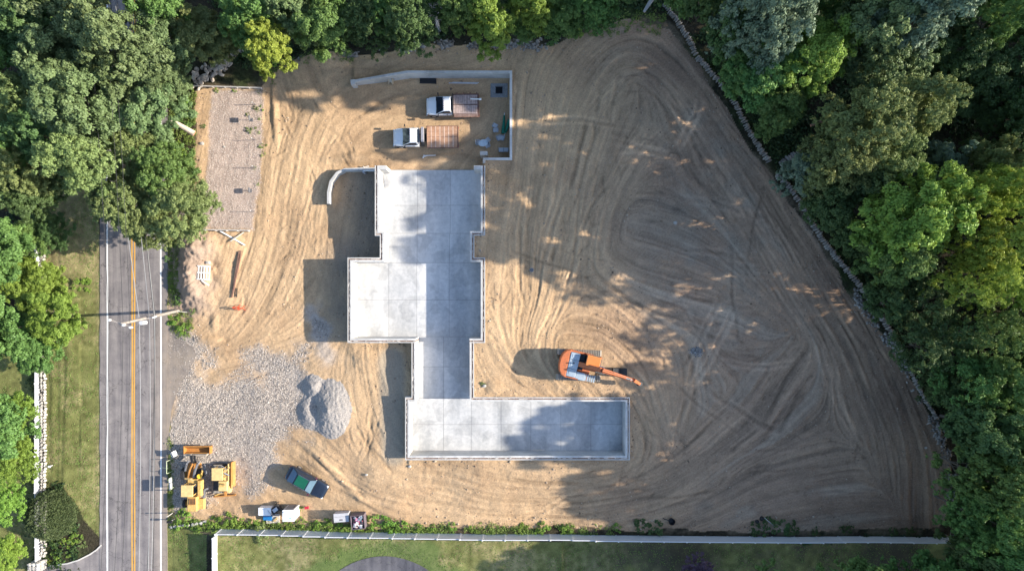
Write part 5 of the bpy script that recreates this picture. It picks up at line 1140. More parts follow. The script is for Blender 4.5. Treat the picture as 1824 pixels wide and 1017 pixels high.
plank('long pale board lying aslant below the gravel pad', (394,412), (438,437), .16, pipe_w, .25); plank('thin pale lath crossing the long board below the gravel pad', (412,430), (436,414), .08, scrap_m, .2); plank('grey lath hidden under the board below the gravel pad', (411,431), (421,421), .08, dgry, .2)
for k, (a, b) in enumerate([((430,447),(424,486)), ((427,448),(416,515)), ((430,453),(414,530)), ((426,470),(417,520))]): plank(['rusty bar, top piece of the long bundle','rusty bar, left piece of the long bundle','rusty bar, longest of the bundle below the gravel pad','rusty bar, innermost of the long bundle'][k], a, b, .12, rust, .12+.02*k, 'steel_bar', 'steel bar', .12)
plank('short dark bar below the long rusty bundle', (423,513), (422,529), .1, drk, .1, 'steel_bar', 'steel bar')
x, y, z = PG(365, 486); t = thing('slatted_pallet', 'pale slatted wooden frame lying on the dirt mound', 'pallet', (x, y, z+.25), R(-3))
for i in range(5): MB().bx(-.62+i*.3, -.52+i*.3, -.72, .72, 0, .07).obj('slat', pipe_w, t)
MB().bx(-.7,.72,.66,.78,.07,.13).bx(-.7,.72,-.06,.06,.07,.12).bx(-.7,.72,-.78,-.66,.07,.13).obj('cross_bar', pipe_w, t); MB().beam((-.85,-.7,-.05),(-.65,.8,-.05),.09,.07).obj('loose_slat', scrap_m, t); MB().beam((-.2,-.85,0),(.65,-1.35,0),.14,.06).obj('loose_slat', pipe_w, t)
x, y, z = PG(372, 468); t = thing('stone_block', 'single pale block above the slatted frame on the mound', 'block', (x, y, z)); MB().box(0,0,.15,.42,.34,.3).obj('block', stone_p, t, .03); MB().box(.05,.02,.33,.2,.15,.06).obj('chip', stone_p, t, .02)
for k, (px, py, lab) in enumerate(((424,547,'red sawhorse left of its twin, on dirt below the steel bars'), (432,549,'red sawhorse, right one of the pair'))):
    x, y, z = PG(px, py); t = thing('sawhorse', lab, 'sawhorse', (x, y, z), R(8)); rm2 = mat('orange_red_paint', (.62,.08,.03), .5); MB().bx(-.35,.35,-.05,.05,.72,.8).obj('beam', rm2, t)
    for sx in (-.28,.28):
        for sy in (-.22,.22): MB().beam((sx,sy*.2,.74),(sx,sy,0),.05,.05).obj('leg', rm2, t)
# marker stakes on the gravel pad
for k, (px, py, h, lab) in enumerate([(455,187,1.0,'thin stake on the gravel pad, topmost'), (450,214,1.1,'stake with a small dark board, upper right of the gravel pad'), (455,250,1.1,'thin stake halfway down the gravel pad'), (456,299,1.1,'thin stake below the middle of the gravel pad'), (448,340,.8,'stake with a small dark board low on the gravel pad'), (453,377,1.1,'lowest thin stake on the gravel pad')]):
    x, y, z = PG(px, py); t = thing('marker_stake', lab, 'stake', (x, y, z)); MB().bx(-.03,.03,-.03,.03,-.1,h).obj('stake', dgry, t)
    if k in (1, 4): MB().box(0,0,h-.15,.04,.55,.42).obj('board', dgry, t); MB().bx(-.3,.05,-.2,.2,-.02,.05).obj('dark_plate', dgry, t)  # flat dark plate on the ground at the stake foot
    else: MB().cyl((0,0,h),(0,0,h+.04),.05,8).obj('cap', pipe_w, t)
x, y, z = PG(947, 481); t = thing('pipe_cover', 'small round dark cover flush in the graded dirt', 'manhole', (x, y, z-.03)); MB().cyl((0,0,0),(0,0,.1),.19,18).obj('cover', dgry, t); MB().cyl((0,0,0),(0,0,.08),.25,18).obj('collar', crud, t)
for k, (px, py, s, lab) in enumerate([(863,687,.28,'white rock beside the little plant at the wall corner'), (730,830,.22,'pale rock below the bottom left foundation corner'), (653,845,.16,'pale stone on the dirt near the car track'), (1203,397,.3,'white flat stone in the upper middle of the shaded dirt'), (1649,797,.2,'pale stone near the lower right rim'), (400,262,.15,'white bucket lid size stone by the gravel pad edge'), (360,256,.3,'white stone between the bushes and the gravel pad')]):
    x, y, z = PG(px, py); o = bpy.data.objects.new('rock', rock_mesh('rock', 700+k, stone_p)); COL.objects.link(o); o.location = (x, y, z+.05); o.scale = (s*2, s*1.6, s*1.2); tag(o, lab, 'rock')
# ------------------------------------------------------------------ foliage
def leaf_mat(name, a, b, trans=.22, rnd=.12):
    m = bpy.data.materials.new(name); m.use_nodes = True; N = m.node_tree.nodes; L = m.node_tree.links; bs = N['Principled BSDF']
    bs.inputs['Roughness'].default_value = .55; bs.inputs['Specular IOR Level'].default_value = .25
    at = N.new('ShaderNodeAttribute'); at.attribute_name = 'tint'; cr = N.new('ShaderNodeValToRGB'); cr.color_ramp.elements[0].color = (*a, 1); cr.color_ramp.elements[1].color = (*b, 1)
    L.new(at.outputs['Fac'], cr.inputs[0]); oi = N.new('ShaderNodeObjectInfo'); hs = N.new('ShaderNodeHueSaturation')
    m1 = N.new('ShaderNodeMapRange'); m1.inputs[3].default_value = .5-.018; m1.inputs[4].default_value = .5+.018; L.new(oi.outputs['Random'], m1.inputs[0]); L.new(m1.outputs[0], hs.inputs['Hue'])
    m2 = N.new('ShaderNodeMapRange'); m2.inputs[3].default_value = 1-rnd; m2.inputs[4].default_value = 1+rnd; L.new(oi.outputs['Random'], m2.inputs[0]); L.new(m2.outputs[0], hs.inputs['Value'])
    L.new(cr.outputs[0], hs.inputs['Color']); L.new(hs.outputs[0], bs.inputs['Base Color'])
    tr = N.new('ShaderNodeBsdfTranslucent'); hv = N.new('ShaderNodeHueSaturation'); hv.inputs['Value'].default_value = 1.25; hv.inputs['Hue'].default_value = .485; L.new(hs.outputs[0], hv.inputs['Color']); L.new(hv.outputs[0], tr.inputs[0])
    mx = N.new('ShaderNodeMixShader'); mx.inputs[0].default_value = trans; L.new(bs.outputs[0], mx.inputs[1]); L.new(tr.outputs[0], mx.inputs[2]); L.new(mx.outputs[0], N['Material Output'].inputs[0])
    return m
LM = dict(blue=leaf_mat('bluish_leaves', (.085,.13,.05), (.21,.28,.115)), green=leaf_mat('green_leaves', (.065,.13,.035), (.18,.29,.075)),
          bright=leaf_mat('bright_leaves', (.105,.19,.030), (.26,.39,.07)), yellow=leaf_mat('yellow_leaves', (.145,.215,.03), (.34,.44,.075)), olive=leaf_mat('olive_leaves', (.105,.145,.045), (.27,.32,.115)),
          dark=leaf_mat('dark_leaves', (.045,.08,.027), (.125,.195,.062)), silver=leaf_mat('silvery_leaves', (.09,.14,.085), (.29,.38,.25)), purple=leaf_mat('purple_leaves', (.05,.03,.045), (.22,.14,.19)),
          under=leaf_mat('undergrowth_leaves', (.018,.035,.014), (.06,.10,.03)), weed=leaf_mat('weed_leaves', (.08,.15,.025), (.26,.36,.09)), yew=leaf_mat('yew_needles', (.045,.07,.03), (.16,.21,.085)))
bark = mat('grey_bark', (.11,.095,.08), .9, .3, 4, bump=.6, bscale=12)
def leaves_mesh(name, C, N_, S_, T_, seed, asp=.62):
    rr = np.random.default_rng(seed); n = len(C); N_ = N_/(np.linalg.norm(N_, axis=1, keepdims=True)+1e-9)
    a = np.cross(N_, rr.standard_normal((n, 3))); a /= np.linalg.norm(a, axis=1, keepdims=True)+1e-9; b = np.cross(N_, a); s = S_[:, None]
    V = np.stack([C-a*s, C-b*s*asp+a*s*.15, C+a*s, C+b*s*asp+a*s*.15], 1).reshape(-1, 3).astype(np.float32)
    me_ = bpy.data.meshes.new(name); me_.vertices.add(len(V)); me_.vertices.foreach_set('co', V.ravel()); me_.loops.add(n*4); me_.loops.foreach_set('vertex_index', np.arange(n*4, dtype=np.int32))
    me_.polygons.add(n); me_.polygons.foreach_set('loop_start', np.arange(0, n*4, 4, dtype=np.int32)); me_.update(calc_edges=True)
    at = me_.attributes.new('tint', 'FLOAT', 'POINT'); at.data.foreach_set('value', np.repeat(np.clip(T_, 0, 1), 4).astype(np.float32)); return me_
def sph(rr, n): v = rr.standard_normal((n, 3)); return v/np.linalg.norm(v, axis=1, keepdims=True)
def crown(seed, Rr, Hc, nl, n, leaf, style='broad'):
    rr = np.random.default_rng(seed); d = sph(rr, nl*3); d = d[d[:, 2] > -.55][:nl]; nl = len(d); az = np.arctan2(d[:, 1], d[:, 0]); p1, p2, p3 = rr.uniform(0, 6.28, 3)
    om = 1+.15*np.sin(2*az+p1)+.11*np.sin(3*az+p2)+.09*np.sin(5*az+p3); rad = (.38+.42*rr.random(nl)**.6)*om
    lp = d*np.array([Rr, Rr, Hc])*rad[:, None]; lp[:, 2] += -.12*Hc*(np.hypot(lp[:, 0], lp[:, 1])/Rr)**2*2
    lr = Rr*(.15+.13*rr.random(nl)); m = {'broad': 9, 'maple': 7, 'fine': 14}[style]
    cd = sph(rr, nl*m); cd[:, 2] = np.abs(cd[:, 2])*.8-.12; cp = np.repeat(lp, m, 0)+cd*np.repeat(lr, m)[:, None]*np.array([1, 1, .75]); cr_ = np.repeat(lr, m)*rr.uniform(.26, .5, nl*m)*({'broad': 1, 'maple': 1.15, 'fine': .75}[style])
    w = cr_**2; w /= w.sum(); k = rr.choice(len(cp), n, p=w); dd = sph(rr, n); dd[:, 2] = np.where(dd[:, 2] < -.2, -dd[:, 2], dd[:, 2])
    C = cp[k]+dd*(cr_[k]*(.35+.95*rr.random(n)))[:, None]*np.array([1, 1, .7])
    out = C/np.array([Rr, Rr, Hc]); Nn = dd*.75+np.array([0, 0, .45])+rr.standard_normal((n, 3))*.38
    ct = rr.uniform(0, 1, len(cp)); lt = np.repeat(rr.uniform(0, 1, nl), m); T_ = .30*ct[k]+.28*lt[k]+.42*rr.random(n)
    S_ = leaf*rr.uniform(.6, 1.25, n)
    return leaves_mesh('crown', C, Nn, S_, T_, seed+1), lp
def trunk_mesh(seed, h, zc, lp, r0=.22):
    rr = random.Random(seed); mb = MB(); pts = [Vector((0, 0, -.4))]; rads = [r0*1.3]
    for i in range(1, 6): pts.append(Vector((rr.uniform(-.15, .15)*i*.5, rr.uniform(-.15, .15)*i*.5, h*i/5))); rads.append(r0*(1-i*.15))
    mb.tube(pts, rads, 8); L_ = list(lp); rr.shuffle(L_)
    for q_ in L_[:9]:
        s_ = pts[rr.choice([2, 3, 4])]; e = Vector((q_[0], q_[1], q_[2]+zc)); mid = s_.lerp(e, .5)+Vector((0, 0, -.3)); mb.tube([s_, mid, e], [r0*.42, r0*.25, .04], 5)
    return mb.mesh('trunk', bark)
H0 = 15.0; ZC = 8.7
PR = {}
def proto(kind, seed, Rr, Hc, nl, n, leaf, style, trunk=True):
    me_, lp = crown(seed, Rr, Hc, nl, n, leaf, style); me_.materials.append(LM['green'])
    PR.setdefault(kind, []).append((me_, trunk_mesh(seed, ZC, ZC, lp) if trunk else None, Rr))
for s_ in range(4): proto('broad', 200+s_, 5, 6.0, 56, 38000, .155, 'broad')
for s_ in range(3): proto('maple', 300+s_, 5, 5.8, 42, 34000, .16, 'maple')
for s_ in range(3): proto('fine', 400+s_, 5, 6.0, 66, 38000, .125, 'fine')
for s_ in range(2): proto('airy', 450+s_, 5, 6.0, 40, 11000, .13, 'fine')
def shrub_proto(kind, seed, n, leaf, nl=14, style='broad'):
    me_, lp = crown(seed, 1, .9, nl, n, leaf, style); me_.materials.append(LM['weed']); PR.setdefault(kind, []).append((me_, None, 1))
for s_ in range(4): shrub_proto('shrub', 500+s_, 1500, .07)
rr_ = np.random.default_rng(77); dd_ = sph(rr_, 24000); dd_[:, 2] = np.abs(dd_[:, 2])*1.0-.05
C_ = dd_*(.86+.14*fbm(dd_[:, 0]*9, dd_[:, 1]*9+dd_[:, 2]*7, 1.0, 5, 3)+.08*rr_.random(24000))[:, None]; ym = leaves_mesh('yew', C_, np.cross(dd_, rr_.standard_normal(C_.shape))*.8+dd_*.5, .032*rr_.uniform(.7, 1.3, 24000), rr_.random(24000), 7, .3)
ym.materials.append(LM['weed']); PR['yew'] = [(ym, None, 1)]
cnt = [0]
def tree(px, py, r, h, kind, colour, label, name='tree', cat='tree', group=None, rot=None):
    pr = PR[kind][cnt[0] % len(PR[kind])]; cnt[0] += 1; zt = .66*h
    x, y, zg = P(px, py, zt+1.5)+(0,); zg = gz(x, y); rw = r/PXM*(1-(zt+zg)/CAM_H)
    t = thing(name, label, cat, (x, y, zg), (random.uniform(0, 6.28) if rot is None else rot), group)
    s = rw/pr[2]*1.0; t.scale = (s, s, h/H0)
    o = bpy.data.objects.new('crown', pr[0]); COL.objects.link(o); o.parent = t; o.location = (0, 0, ZC)
    o.material_slots[0].link = 'OBJECT'; o.material_slots[0].material = LM[colour]
    o2 = bpy.data.objects.new('trunk', pr[1]); COL.objects.link(o2); o2.parent = t
    v = Vector((x, y)); off = min(3.4, v.length*.66*h/CAM_H*.8); d = v.normalized()*off/s; d.rotate(Matrix.Rotation(-t.rotation_euler.z, 2)); o2.location = (d.x, d.y, 0)
    o2.rotation_mode = 'QUATERNION'; o2.rotation_quaternion = Vector((-d.x, -d.y, ZC)).to_track_quat('Z', 'Y')
    return t
CN = dict(blue='bluish green', green='mid green', bright='bright green', yellow='yellow green', olive='olive green', dark='dark green', silver='silvery green', purple='dark purple')
NM = dict(blue='oak_tree', green='maple_tree', bright='maple_tree', yellow='locust_tree', olive='ash_tree', dark='hemlock_tree', silver='oak_tree', purple='plum_tree')
TREES = [
 # left canopy over the road
 (25,40,70,17,'broad','dark','in the top left corner of the photo'), (105,25,66,18,'broad','blue','at the top edge, second from the left corner'), (75,110,70,17,'broad','blue','left of the road near the top, under the corner tree'),
 (175,60,72,19,'broad','blue','over the road at the top, tallest of the bluish canopy'), (120,185,70,18,'maple','blue','with knobbly lobes left of the road above the olive trees'), (215,130,74,20,'maple','blue','spreading over the middle of the road near the top'),
 (250,195,60,17,'maple','blue','above the pale cut log'), (275,60,62,17,'broad','blue','right of the road against the top edge'), (288,140,36,14,'broad','blue','beside the tan rock pile'),
 (338,42,56,16,'broad','olive','at the top edge above the rock pile'), (374,58,38,12,'fine','olive','touching the rock pile from above'), (428,24,54,15,'broad','green','at the top edge right of the olive tree above the rocks'),
 (10,170,56,16,'fine','olive','cut by the left edge high up'), (50,235,60,16,'broad','dark','in shade at the left edge above the olive trees'), (15,300,50,15,'fine','olive','cut by the left edge beside the white fence end'),
 (120,280,62,17,'fine','olive','left of the road, leftmost of the big olive group'), (200,265,60,17,'fine','olive','over the left lane of the road'), (200,355,62,16,'fine','olive','hanging over the left road edge line'),
 (275,300,56,18,'fine','green','over the right road edge beside the gravel pad'), (300,375,66,17,'fine','olive','lowest of the olive group, over the right lane'), (245,400,48,15,'fine','olive','whose lowest boughs hang over the yellow lines'),
 (75,410,46,10,'fine','dark','below the white fence end and beside the dry lawn'), (30,345,48,12,'broad','dark','in deep shade at the left edge by the fence'), (22,430,50,14,'broad','green','at the left edge beside the round dark tree'),
 (35,505,58,15,'broad','bright','at the left edge over the stone wall, upper one'), (85,560,62,15,'broad','bright','leaning over the lawn left of the utility pole'), (25,600,54,14,'broad','green','at the left edge level with the utility pole'),
 (60,632,44,12,'broad','green','lowest of the trees beside the pole, over the white fence'), (20,745,52,13,'fine','bright','left of the white fence, upper one'), (22,830,56,14,'fine','bright','left of the white fence, middle one'), (10,905,50,13,'fine','bright','left of the white fence above the yellow bush'),
 (10,1000,46,8,'fine','yellow','in the bottom left corner'),
 # top strip
 (470,76,44,15,'maple','yellow','standing out vivid at the left end of the north ditch'), (512,14,48,15,'broad','blue','at the top edge just right of the vivid yellow one'), (570,40,52,13,'maple','green','at the top edge, first over the ditch'),
 (640,25,50,12,'fine','dark','at the top edge over the ditch, left of the dark conifer'), (728,35,52,14,'fine','dark','conifer like, left of the bare dead tree'), (690,15,40,12,'broad','green','at the top edge behind the dark conifer'), (820,10,46,14,'broad','green','at the top edge right of the bare dead tree'),
 (872,38,52,13,'maple','bright','at the top edge above the long retaining wall corner'), (945,18,46,13,'maple','bright','at the top edge right of the tree above the wall corner'), (1000,38,46,11,'broad','green','on the rim above the curved tracks, left one'), (1062,22,50,12,'fine','green','on the rim above the curved tracks, right one'), (935,62,28,6,'broad','green','low on the rim in front of the bright maples'),
 (1116,-12,36,15,'broad','dark','at the top edge left of the top of the stone wall'),
 # north-east wood
 (1258,-14,36,17,'broad','dark','at the top edge right of the top of the stone wall'), (1300,50,42,15,'broad','dark','beside the upper stone wall'), (1325,28,50,19,'broad','silver','at the top edge, left of the pale silvery oak'), (1390,30,64,21,'broad','silver','pale crown at the top edge, brightest silvery one'),
 (1318,112,50,12,'maple','green','nearest the stone wall at the upper right rim'), (1370,125,72,14,'maple','green','left half of the big green maple pair'), (1460,95,74,17,'maple','bright','right half of the big green maple pair'), (1390,190,48,12,'broad','green','below the big maple pair'),
 (1560,40,76,18,'broad','blue','in half shade at the top edge right of the maple pair'), (1640,25,70,19,'broad','silver','at the top edge in the middle of the right wood'), (1590,125,72,16,'fine','blue','in half shade above the wide olive ash'), (1700,90,62,15,'broad','dark','deep in the right wood below the silvery one'),
 (1795,25,52,18,'fine','green','in the top right corner'), (1760,140,66,14,'broad','dark','in deep shade near the right edge, upper'), (1800,215,58,15,'fine','dark','cut by the right edge above the yellow group'),
 (1545,225,76,22,'fine','olive','wide pale ash in the middle of the right wood'), (1635,190,66,22,'fine','olive','right hand neighbour of the wide pale ash'), (1500,290,66,19,'fine','olive','lower neighbour of the wide pale ash'), (1580,285,60,18,'fine','olive','small crown under the wide pale ash'),
 (1430,312,42,13,'broad','silver','overhanging the stone wall spur'), (1680,285,42,14,'broad','silver','small crown right of the olive group'), (1480,372,50,12,'broad','dark','beside the middle stone wall'), (1530,330,46,13,'broad','blue','between the olive group and the big bright maple'),
 (1625,395,86,22,'maple','bright','biggest bright maple in the right wood'), (1660,345,60,21,'maple','bright','upper shoulder beside the biggest bright maple'), (1600,455,60,17,'maple','green','lower side of the biggest bright maple'), (1545,425,44,12,'broad','dark','at the rim left of the biggest bright maple'),
 (1795,290,54,20,'fine','olive','cut by the right edge above the yellow locusts'), (1770,345,58,22,'fine','yellow','upper one of the yellow group at the right edge'), (1790,430,66,22,'fine','yellow','middle one of the yellow group at the right edge'), (1745,500,56,20,'airy','yellow','lowest one of the yellow group near the right edge'), (1815,520,50,19,'airy','bright','cut by the right edge below the yellow group'),
 (1660,540,62,10,'airy','dark','below the biggest bright maple'), (1640,615,64,10,'airy','dark','bluish, spreading over the lower stone wall'), (1580,540,36,8,'broad','dark','small, just right of the middle stone wall'), (1710,600,54,11,'airy','dark','right of the tree over the lower wall'),
 (1785,600,60,15,'airy','green','cut by the right edge, below the bright one'), (1720,680,66,12,'airy','green','right of the end of the stone wall'), (1790,690,58,15,'fine','green','cut by the right edge, beside the end of the wall'), (1680,690,36,9,'fine','dark','small, at the ragged end of the stone wall'),
 (1745,765,64,16,'broad','dark','at the right rim, upper of the lower group'), (1810,790,58,17,'broad','green','cut by the right edge low down'), (1750,850,58,17,'broad','green','at the lower right rim, middle'), (1805,880,56,17,'broad','dark','cut by the right edge near the bottom'),
 (1738,925,54,16,'fine','green','overhanging the right end of the white panel fence'), (1790,975,62,17,'broad','green','in the bottom right corner'), (1735,990,46,14,'broad','dark','at the bottom edge beside the corner tree'),
 (1245,1025,34,5,'broad','purple','on the bottom lawn against the bottom edge'),
]
for px, py, r_, h, kind, colour, where in TREES:
    if px < 110 and py > 380: h *= .52; px -= 14; r_ *= .92
    if px < 60 and py > 700: px -= 14; r_ *= .9
    if 920 < px < 1140 and py < 70: py -= 12; r_ *= .88
    if px > 1700 and py > 720: px += 14
    if px < 110 and py > 380: pass
    elif 190 < px < 420 and py < 420: h *= .66
    elif px > 1560 and py > 700: h = h*1.12+1
    elif px > 1560 and py > 530 : h = h*1.1+1.2
    elif px > 1180 and 50 < py < 320: h *= .93
    elif px > 1180 and py <= 50: h *= 1.15
    w = CN[colour]; tree(px, py, r_, h, kind, colour, '%s tree %s' % (w, where), NM[colour])
# trees standing just outside the frame, whose crowns shade or close off the view
for px, py, r_, h, kind, colour in [(1885,60,80,17,'broad','green'),(1890,180,80,17,'broad','green'),(1890,300,80,17,'broad','green'),(1890,420,80,17,'broad','green'),(1880,620,70,14,'airy','green'),(1885,760,80,17,'broad','green'),(1885,890,80,17,'broad','green'),(1860,1040,80,17,'broad','green'),
    (1960,250,90,17,'broad','green'),(1960,420,90,17,'broad','green'),(1960,820,90,17,'broad','green'),(1400,-60,80,20,'broad','green'),(1550,-60,80,19,'broad','green'),(1720,-60,80,19,'broad','green'),(1250,-60,70,17,'broad','green'),(1060,-55,60,14,'broad','green'),(900,-60,60,14,'broad','green'),
    (740,-60,60,14,'broad','green'),(560,-60,60,15,'broad','green'),(400,-60,60,15,'broad','green'),(240,-60,70,18,'broad','green'),(60,-60,70,18,'broad','green'),(-70,100,80,18,'broad','green'),(-70,260,80,16,'broad','green'),(-60,450,70,15,'broad','green'),(-60,600,70,14,'broad','green'),(-60,780,70,14,'broad','green'),
    (1560,1075,70,17,'broad','green'),(2010,40,100,17,'broad','green'),(2030,150,100,17,'broad','green'),(2060,330,100,17,'broad','green'),(2020,520,100,17,'airy','green'),(1985,610,100,16,'airy','green'),(2080,640,100,17,'airy','green'),(1980,700,100,17,'broad','green'),(2000,790,100,17,'broad','green'),(2090,760,100,17,'broad','green'),(1985,880,100,17,'broad','green'),(2080,880,100,17,'broad','green'),(1990,960,100,17,'broad','green'),(1985,1050,100,17,'broad','green'),(2100,1000,100,17,'broad','green'),(1900,980,100,17,'broad','green'),(1905,820,100,17,'broad','green'),(1900,700,100,17,'broad','green'),(1780,1075,100,20,'broad','green'),(1680,1070,70,18,'broad','green'),(1400,1085,60,15,'broad','green'),(1765,1085,90,19,'broad','green'),(1850,1050,90,19,'broad','green'),(1850,1120,90,19,'broad','green'),(1950,1085,90,19,'broad','green'),(2060,1050,90,19,'broad','green'),(2060,1130,90,19,'broad','green'),(2180,1120,90,20,'broad','green'),(1690,1110,80,17,'broad','green')]+[(x+random.Random(y).randint(-30,30),y,110,19,'broad','green') for x in (2190,2330,2480) for y in (20,130,240,350,690,790,890,980,1070)]+[(2250,440,110,19,'airy','green'),(2400,560,110,21,'airy','green'),(2230,650,110,19,'airy','green'),(2350,480,110,21,'airy','green')]:
    tree(px, py, r_, h, kind, colour, 'green broadleaf tree continuing the wood outside the picture', 'maple_tree', group='trees continuing the wood outside the picture')

def shrub(px, py, r, hs, colour, label, name='shrub', cat='shrub', kind='shrub', group=None):
    pr = PR[kind][cnt[0] % len(PR[kind])]; cnt[0] += 1; x, y, z = PG(px, py); rw = r/PXM
    o = bpy.data.objects.new(name, pr[0]); COL.objects.link(o); o.location = (x, y, z+.1*rw); o.scale = (rw, rw, rw*hs); o.rotation_euler = (0, 0, random.uniform(0, 6.28))
    o.material_slots[0].link = 'OBJECT'; o.material_slots[0].material = LM[colour]; tag(o, label, cat, group); return o
shrub(97,914,46,.95,'yew','big round clipped dark green bush left of the road','yew_bush','bush','yew')
for a in [(100,985,13,'bright','small round bush in the corner bed nearest the stone pier'),(118,966,15,'bright','small round bush in the corner bed below the clipped bush'),(97,965,12,'green','small round bush tucked under the big clipped bush'),(136,955,13,'bright','spreading low plant at the tip of the corner bed'),(88,1000,6,'yellow','tiny yellow flowering plant by the stone pier'),(124,985,9,'bright','low pale plant between the two small round bushes and the kerb'),(128,935,10,'green','low plant at the lawn side foot of the clipped bush'),(146,968,9,'olive','sparse plant near the kerb tip of the corner bed'),(108,1000,8,'green','low plant against the kerb near the stone pier')]:
    shrub(a[0], a[1], a[2], .7, a[3], a[4])
SH = [(146,508,18,'bright','bright bush standing alone on the left lawn'),(90,480,12,'bright','small bush beside the pale stone wall'),(320,180,24,'bright','leafy bush left of the gravel pad, upper one'),(332,215,18,'green','leafy bush left of the gravel pad, near the cut log'),(318,268,18,'yellow','yellow leafed bush right of the road by the gravel pad'),(330,292,20,'bright','bright bush under the yellow leafed one'),
      (345,310,14,'olive','thin bush at the left edge of the gravel pad'),(309,150,16,'green','bush between the road and the rock pile'),(442,205,5,'olive','weed on the right edge of the gravel pad'),(444,232,7,'olive','lowest weed on the right side of the gravel pad'),(455,193,5,'olive','small weed near the top of the gravel pad'),(362,226,5,'green','little weed near the end of the cut log'),(418,162,5,'bright','weed at the top board of the gravel pad'),(386,162,5,'bright','weed by the top board next to the rocks'),
      (480,116,20,'yellow','bush at the mouth of the ditch under the vivid yellow tree'),(500,112,10,'green','small bush in the ditch mouth'),
      (310,570,13,'bright','bush on the verge right below the pole foot'),(328,585,13,'bright','lowest bush on the verge by the site entrance'),(318,535,8,'green','bush on the verge just above the pole foot'),(308,515,9,'bright','bush on the verge in the mound shade'),(303,490,8,'bright','weedy bush on the verge beside the mound, middle'),(301,462,8,'green','weedy bush on the verge under the road trees'),(345,552,8,'olive','bush right of the pole foot on pale dirt'),
      (330,925,16,'bright','bush under the two yellow machines'),(355,935,12,'bright','bush at the left end of the weedy fence line'),(378,930,12,'green','bush over the corner of the two fences'),(403,925,13,'bright','first bush right of the fence corner'),(428,930,14,'bright','bush left of the small white tank'),(455,933,12,'green','bush below the small white tank'),(463,948,15,'olive','bush leaning over the fence to the lawn side'),
      (510,938,9,'bright','bush below the big white box'),(538,930,8,'bright','bush right of the big white box'),(536,906,7,'bright','weed above and right of the big white box'),(565,935,9,'bright','bush midway between white box and grey hatch'),(588,935,10,'green','bush lower left of the grey lid'),(612,938,10,'bright','bush below the grey lid'),(640,940,9,'bright','bush below the bin of rubbish'),(665,928,12,'bright','round bush right of the bin of rubbish'),
      (695,934,14,'green','bush group right of the round bush'),(716,938,12,'green','bush at the fence below the foundation corner'),(742,940,8,'bright','small weed bush, first of the thin row'),(770,940,7,'bright','small weed bush, second of the thin row'),(806,938,8,'green','small weed bush below the left wing of the house'),(842,940,7,'bright','weed bush further along the fence'),
      (930,942,9,'bright','weed bush left of centre on the shaded fence'),(965,940,12,'bright','bright bush where the shade begins on the fence'),(1010,941,10,'green','shaded bush on the fence, left'),(1100,938,8,'green','shaded bush on the fence below the right wing'),(1140,937,14,'dark','dark bush left of the black tub'),(1165,938,17,'dark','big dark bush next to the black tub'),
      (1345,941,13,'dark','dark bush left of the black bags'),(1372,938,18,'dark','dark bush around the white pole'),(1395,937,16,'dark','dark bush patch at the fence far right'),(1412,939,14,'dark','right tip of the dark bush patch'),(1508,941,11,'dark','lone dark bush on the fence far right'),(1450,945,8,'dark','small dark weed right of the bush patch'),(1590,945,10,'dark','low weeds at the far end of the fence'),(1620,945,10,'dark','last weeds at the end of the fence'),
      (860,684,5,'green','small plant at the wall corner left of the excavator'),
      (1020,60,20,'bright','leafy bush on the top rim under the green trees'),(985,72,15,'green','bush on the top rim left of the leafy one'),(1055,52,16,'green','bush on the top rim right of the leafy one'),(1232,72,8,'dark','dark bush against the upper stone wall')]
for px, py, r_, colour, lab in SH: shrub(px, py, r_*(1.3 if 920 < py < 950 and px < 1110 else 1.05), .8, ('bright' if colour == 'green' and py > 900 else colour), lab)

def clumps(name, label, pts, per, rad, leaf, colour, seed, hs=.6):
    rr = np.random.default_rng(seed); n = len(pts)*per; k = np.repeat(np.arange(len(pts)), per); d = sph(rr, n); d[:, 2] = np.abs(d[:, 2])
    rk = rad[k][:, None]; C = pts[k]+d*rk*np.array([1, 1, hs])*rr.uniform(.4, 1, (n, 1)); T_ = .5*rr.random(len(pts))[k]+.5*rr.random(n)
    me_ = leaves_mesh(name, C, d*.5+np.array([0, 0, .5])+rr.standard_normal((n, 3))*.4, leaf*rr.uniform(.6, 1.3, n), T_, seed+5); me_.materials.append(LM[colour])
    o = bpy.data.objects.new(name, me_); COL.objects.link(o); return tag(o, label, None, None, 'stuff')
rn = np.random.default_rng(12)
M = (forest & ~lawn & (rflat < .3) & ((pxX < 175) | (pxX > 1180) | (pyY < 120)) & (np.abs(pxX-79) > 14)).astype(float)*sm(.6, 2.2, dLot)*(.05+sm(-.25, .5, n1+n2))
p = sample(M, 3400, 31); clumps('undergrowth', 'shaded ferns and brush on the woodland floor', p, 26, rn.uniform(.4, 1.4, len(p)), .17, 'under', 31)
band = (pyY > 924) & (pyY < 947) & (pxX > 305) & (pxX < 1110)
M = band.astype(float)*sm(-.35, .5, n1+n2*1.2+np.where(pxX < 760, .5, .05)+.1)*sm(918, 938, pyY)
p = sample(M, 900, 33); clumps('weeds', 'weeds growing along the foot of the white panel fence', p, 16, rn.uniform(.15, .42, len(p)), .07, 'weed', 33, .9)
M = (((pxX > 299) & (pxX < 322) & (pyY > 430) & (pyY < 545)) | (np.hypot(pxX-322, pyY-578) < 24) | ((pxX > 299) & (pxX < 308) & (pyY > 780) & (pyY < 930)) | ((pxX > 300) & (pxX < 350) & (pyY > 160) & (pyY < 330)))
p = sample(M.astype(float), 700, 35); clumps('verge_weeds', 'rank green weeds on the verge between road and building ground', p, 16, rn.uniform(.12, .4, len(p)), .07, 'weed', 35, .8)
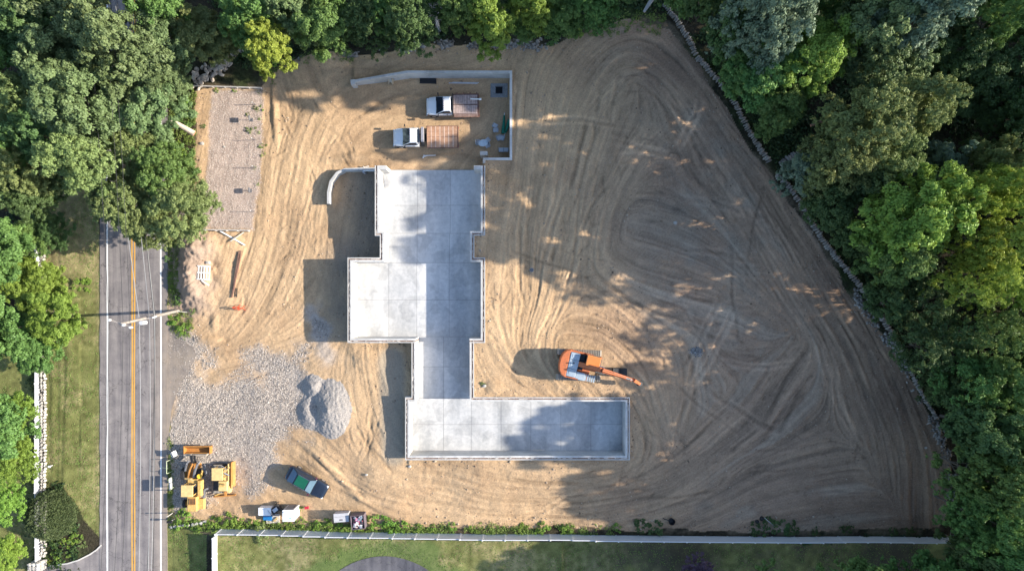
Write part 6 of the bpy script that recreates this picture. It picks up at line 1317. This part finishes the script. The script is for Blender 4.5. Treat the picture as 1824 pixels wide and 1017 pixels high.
M = (inLot | (dLot < 1.2))*sm(.9, .2, dist_poly(X, Y, pp([(466,175),(464,240),(461,300),(458,345)]), False)+n2*.5)*.12+ (dLot < 1.3)*((pyY < 75) & (pxX > 950) & (pxX < 1180))*1.0+(dLot < .8)*((pxX > 470) & (pxX < 640) & (pyY < 150))*.4
p = sample(M, 260, 37); clumps('rim_weeds', 'sparse weeds on the rim of the cleared ground', p, 16, rn.uniform(.12, .45, len(p)), .07, 'weed', 37, .8)
M = lawn.astype(float)*sm(-.6, .6, n2)
p = sample(M, 26000, 39); tag(clumps('grass', 'short tufts in the mown lawns', p+np.array([0, 0, .01]), 2, np.full(len(p), .07), .05, 'weed', 39, .6))

# dead tree, fallen trunks, cut log
dead_m = mat('bleached_wood', (.50,.46,.43), .8, .2, 3)
x, y = P(768, 18, 8); z = gz(x, y); t = thing('dead_tree', 'bare grey dead tree at the top edge between dark conifer and green tree', 'tree', (x, y, z)); rr = random.Random(4); tb = MB(); bbm = MB()
tb.tube([Vector((0, .8, -.3)), Vector((.1, .5, 4)), Vector((.1, 0, 8.5))], [.22, .16, .07], 7)
def br(mb, p, d, L_, r_, k):
    e = p+d*L_; mb.tube([p, p.lerp(e, .5)+Vector((rr.uniform(-.1,.1), rr.uniform(-.1,.1), .06)), e], [r_, r_*.75, r_*.5], 4)
    if k == 0: return
    for _ in range(3): br(mb, p.lerp(e, rr.uniform(.4, 1)), (d+Vector((rr.uniform(-.8,.8), rr.uniform(-.8,.8), rr.uniform(-.2,.4)))).normalized(), L_*.6, r_*.6, k-1)
for i in range(15):
    a = i*2.4; zz = 4.5+i*.27; br(bbm, Vector((.1, .3*(8.5-zz)/8, zz)), Vector((math.cos(a), math.sin(a), .35)).normalized(), 1.25, .05, 2)
tb.obj('trunk', dead_m, t); bbm.obj('branches', dead_m, t)
log('pale barked cut log poking out from under the trees by the gravel pad', (304,214), (346,238), 2.2, 1.5, .22, .30, mat('pale_bark', (.62,.50,.40), .8, .15, 3))
log('grey fallen trunk at the top edge left of the stone wall', (1166,-8), (1147,22), 3.5, 2.6, .28, .14, mat('grey_deadwood', (.33,.33,.34), .8, .2, 3))
log('brown fallen trunk in deep shade below the big maple pair', (1474,212), (1444,224), 3, 2.8, .2, .14, mat('brown_deadwood', (.20,.12,.09), .8, .2, 3))
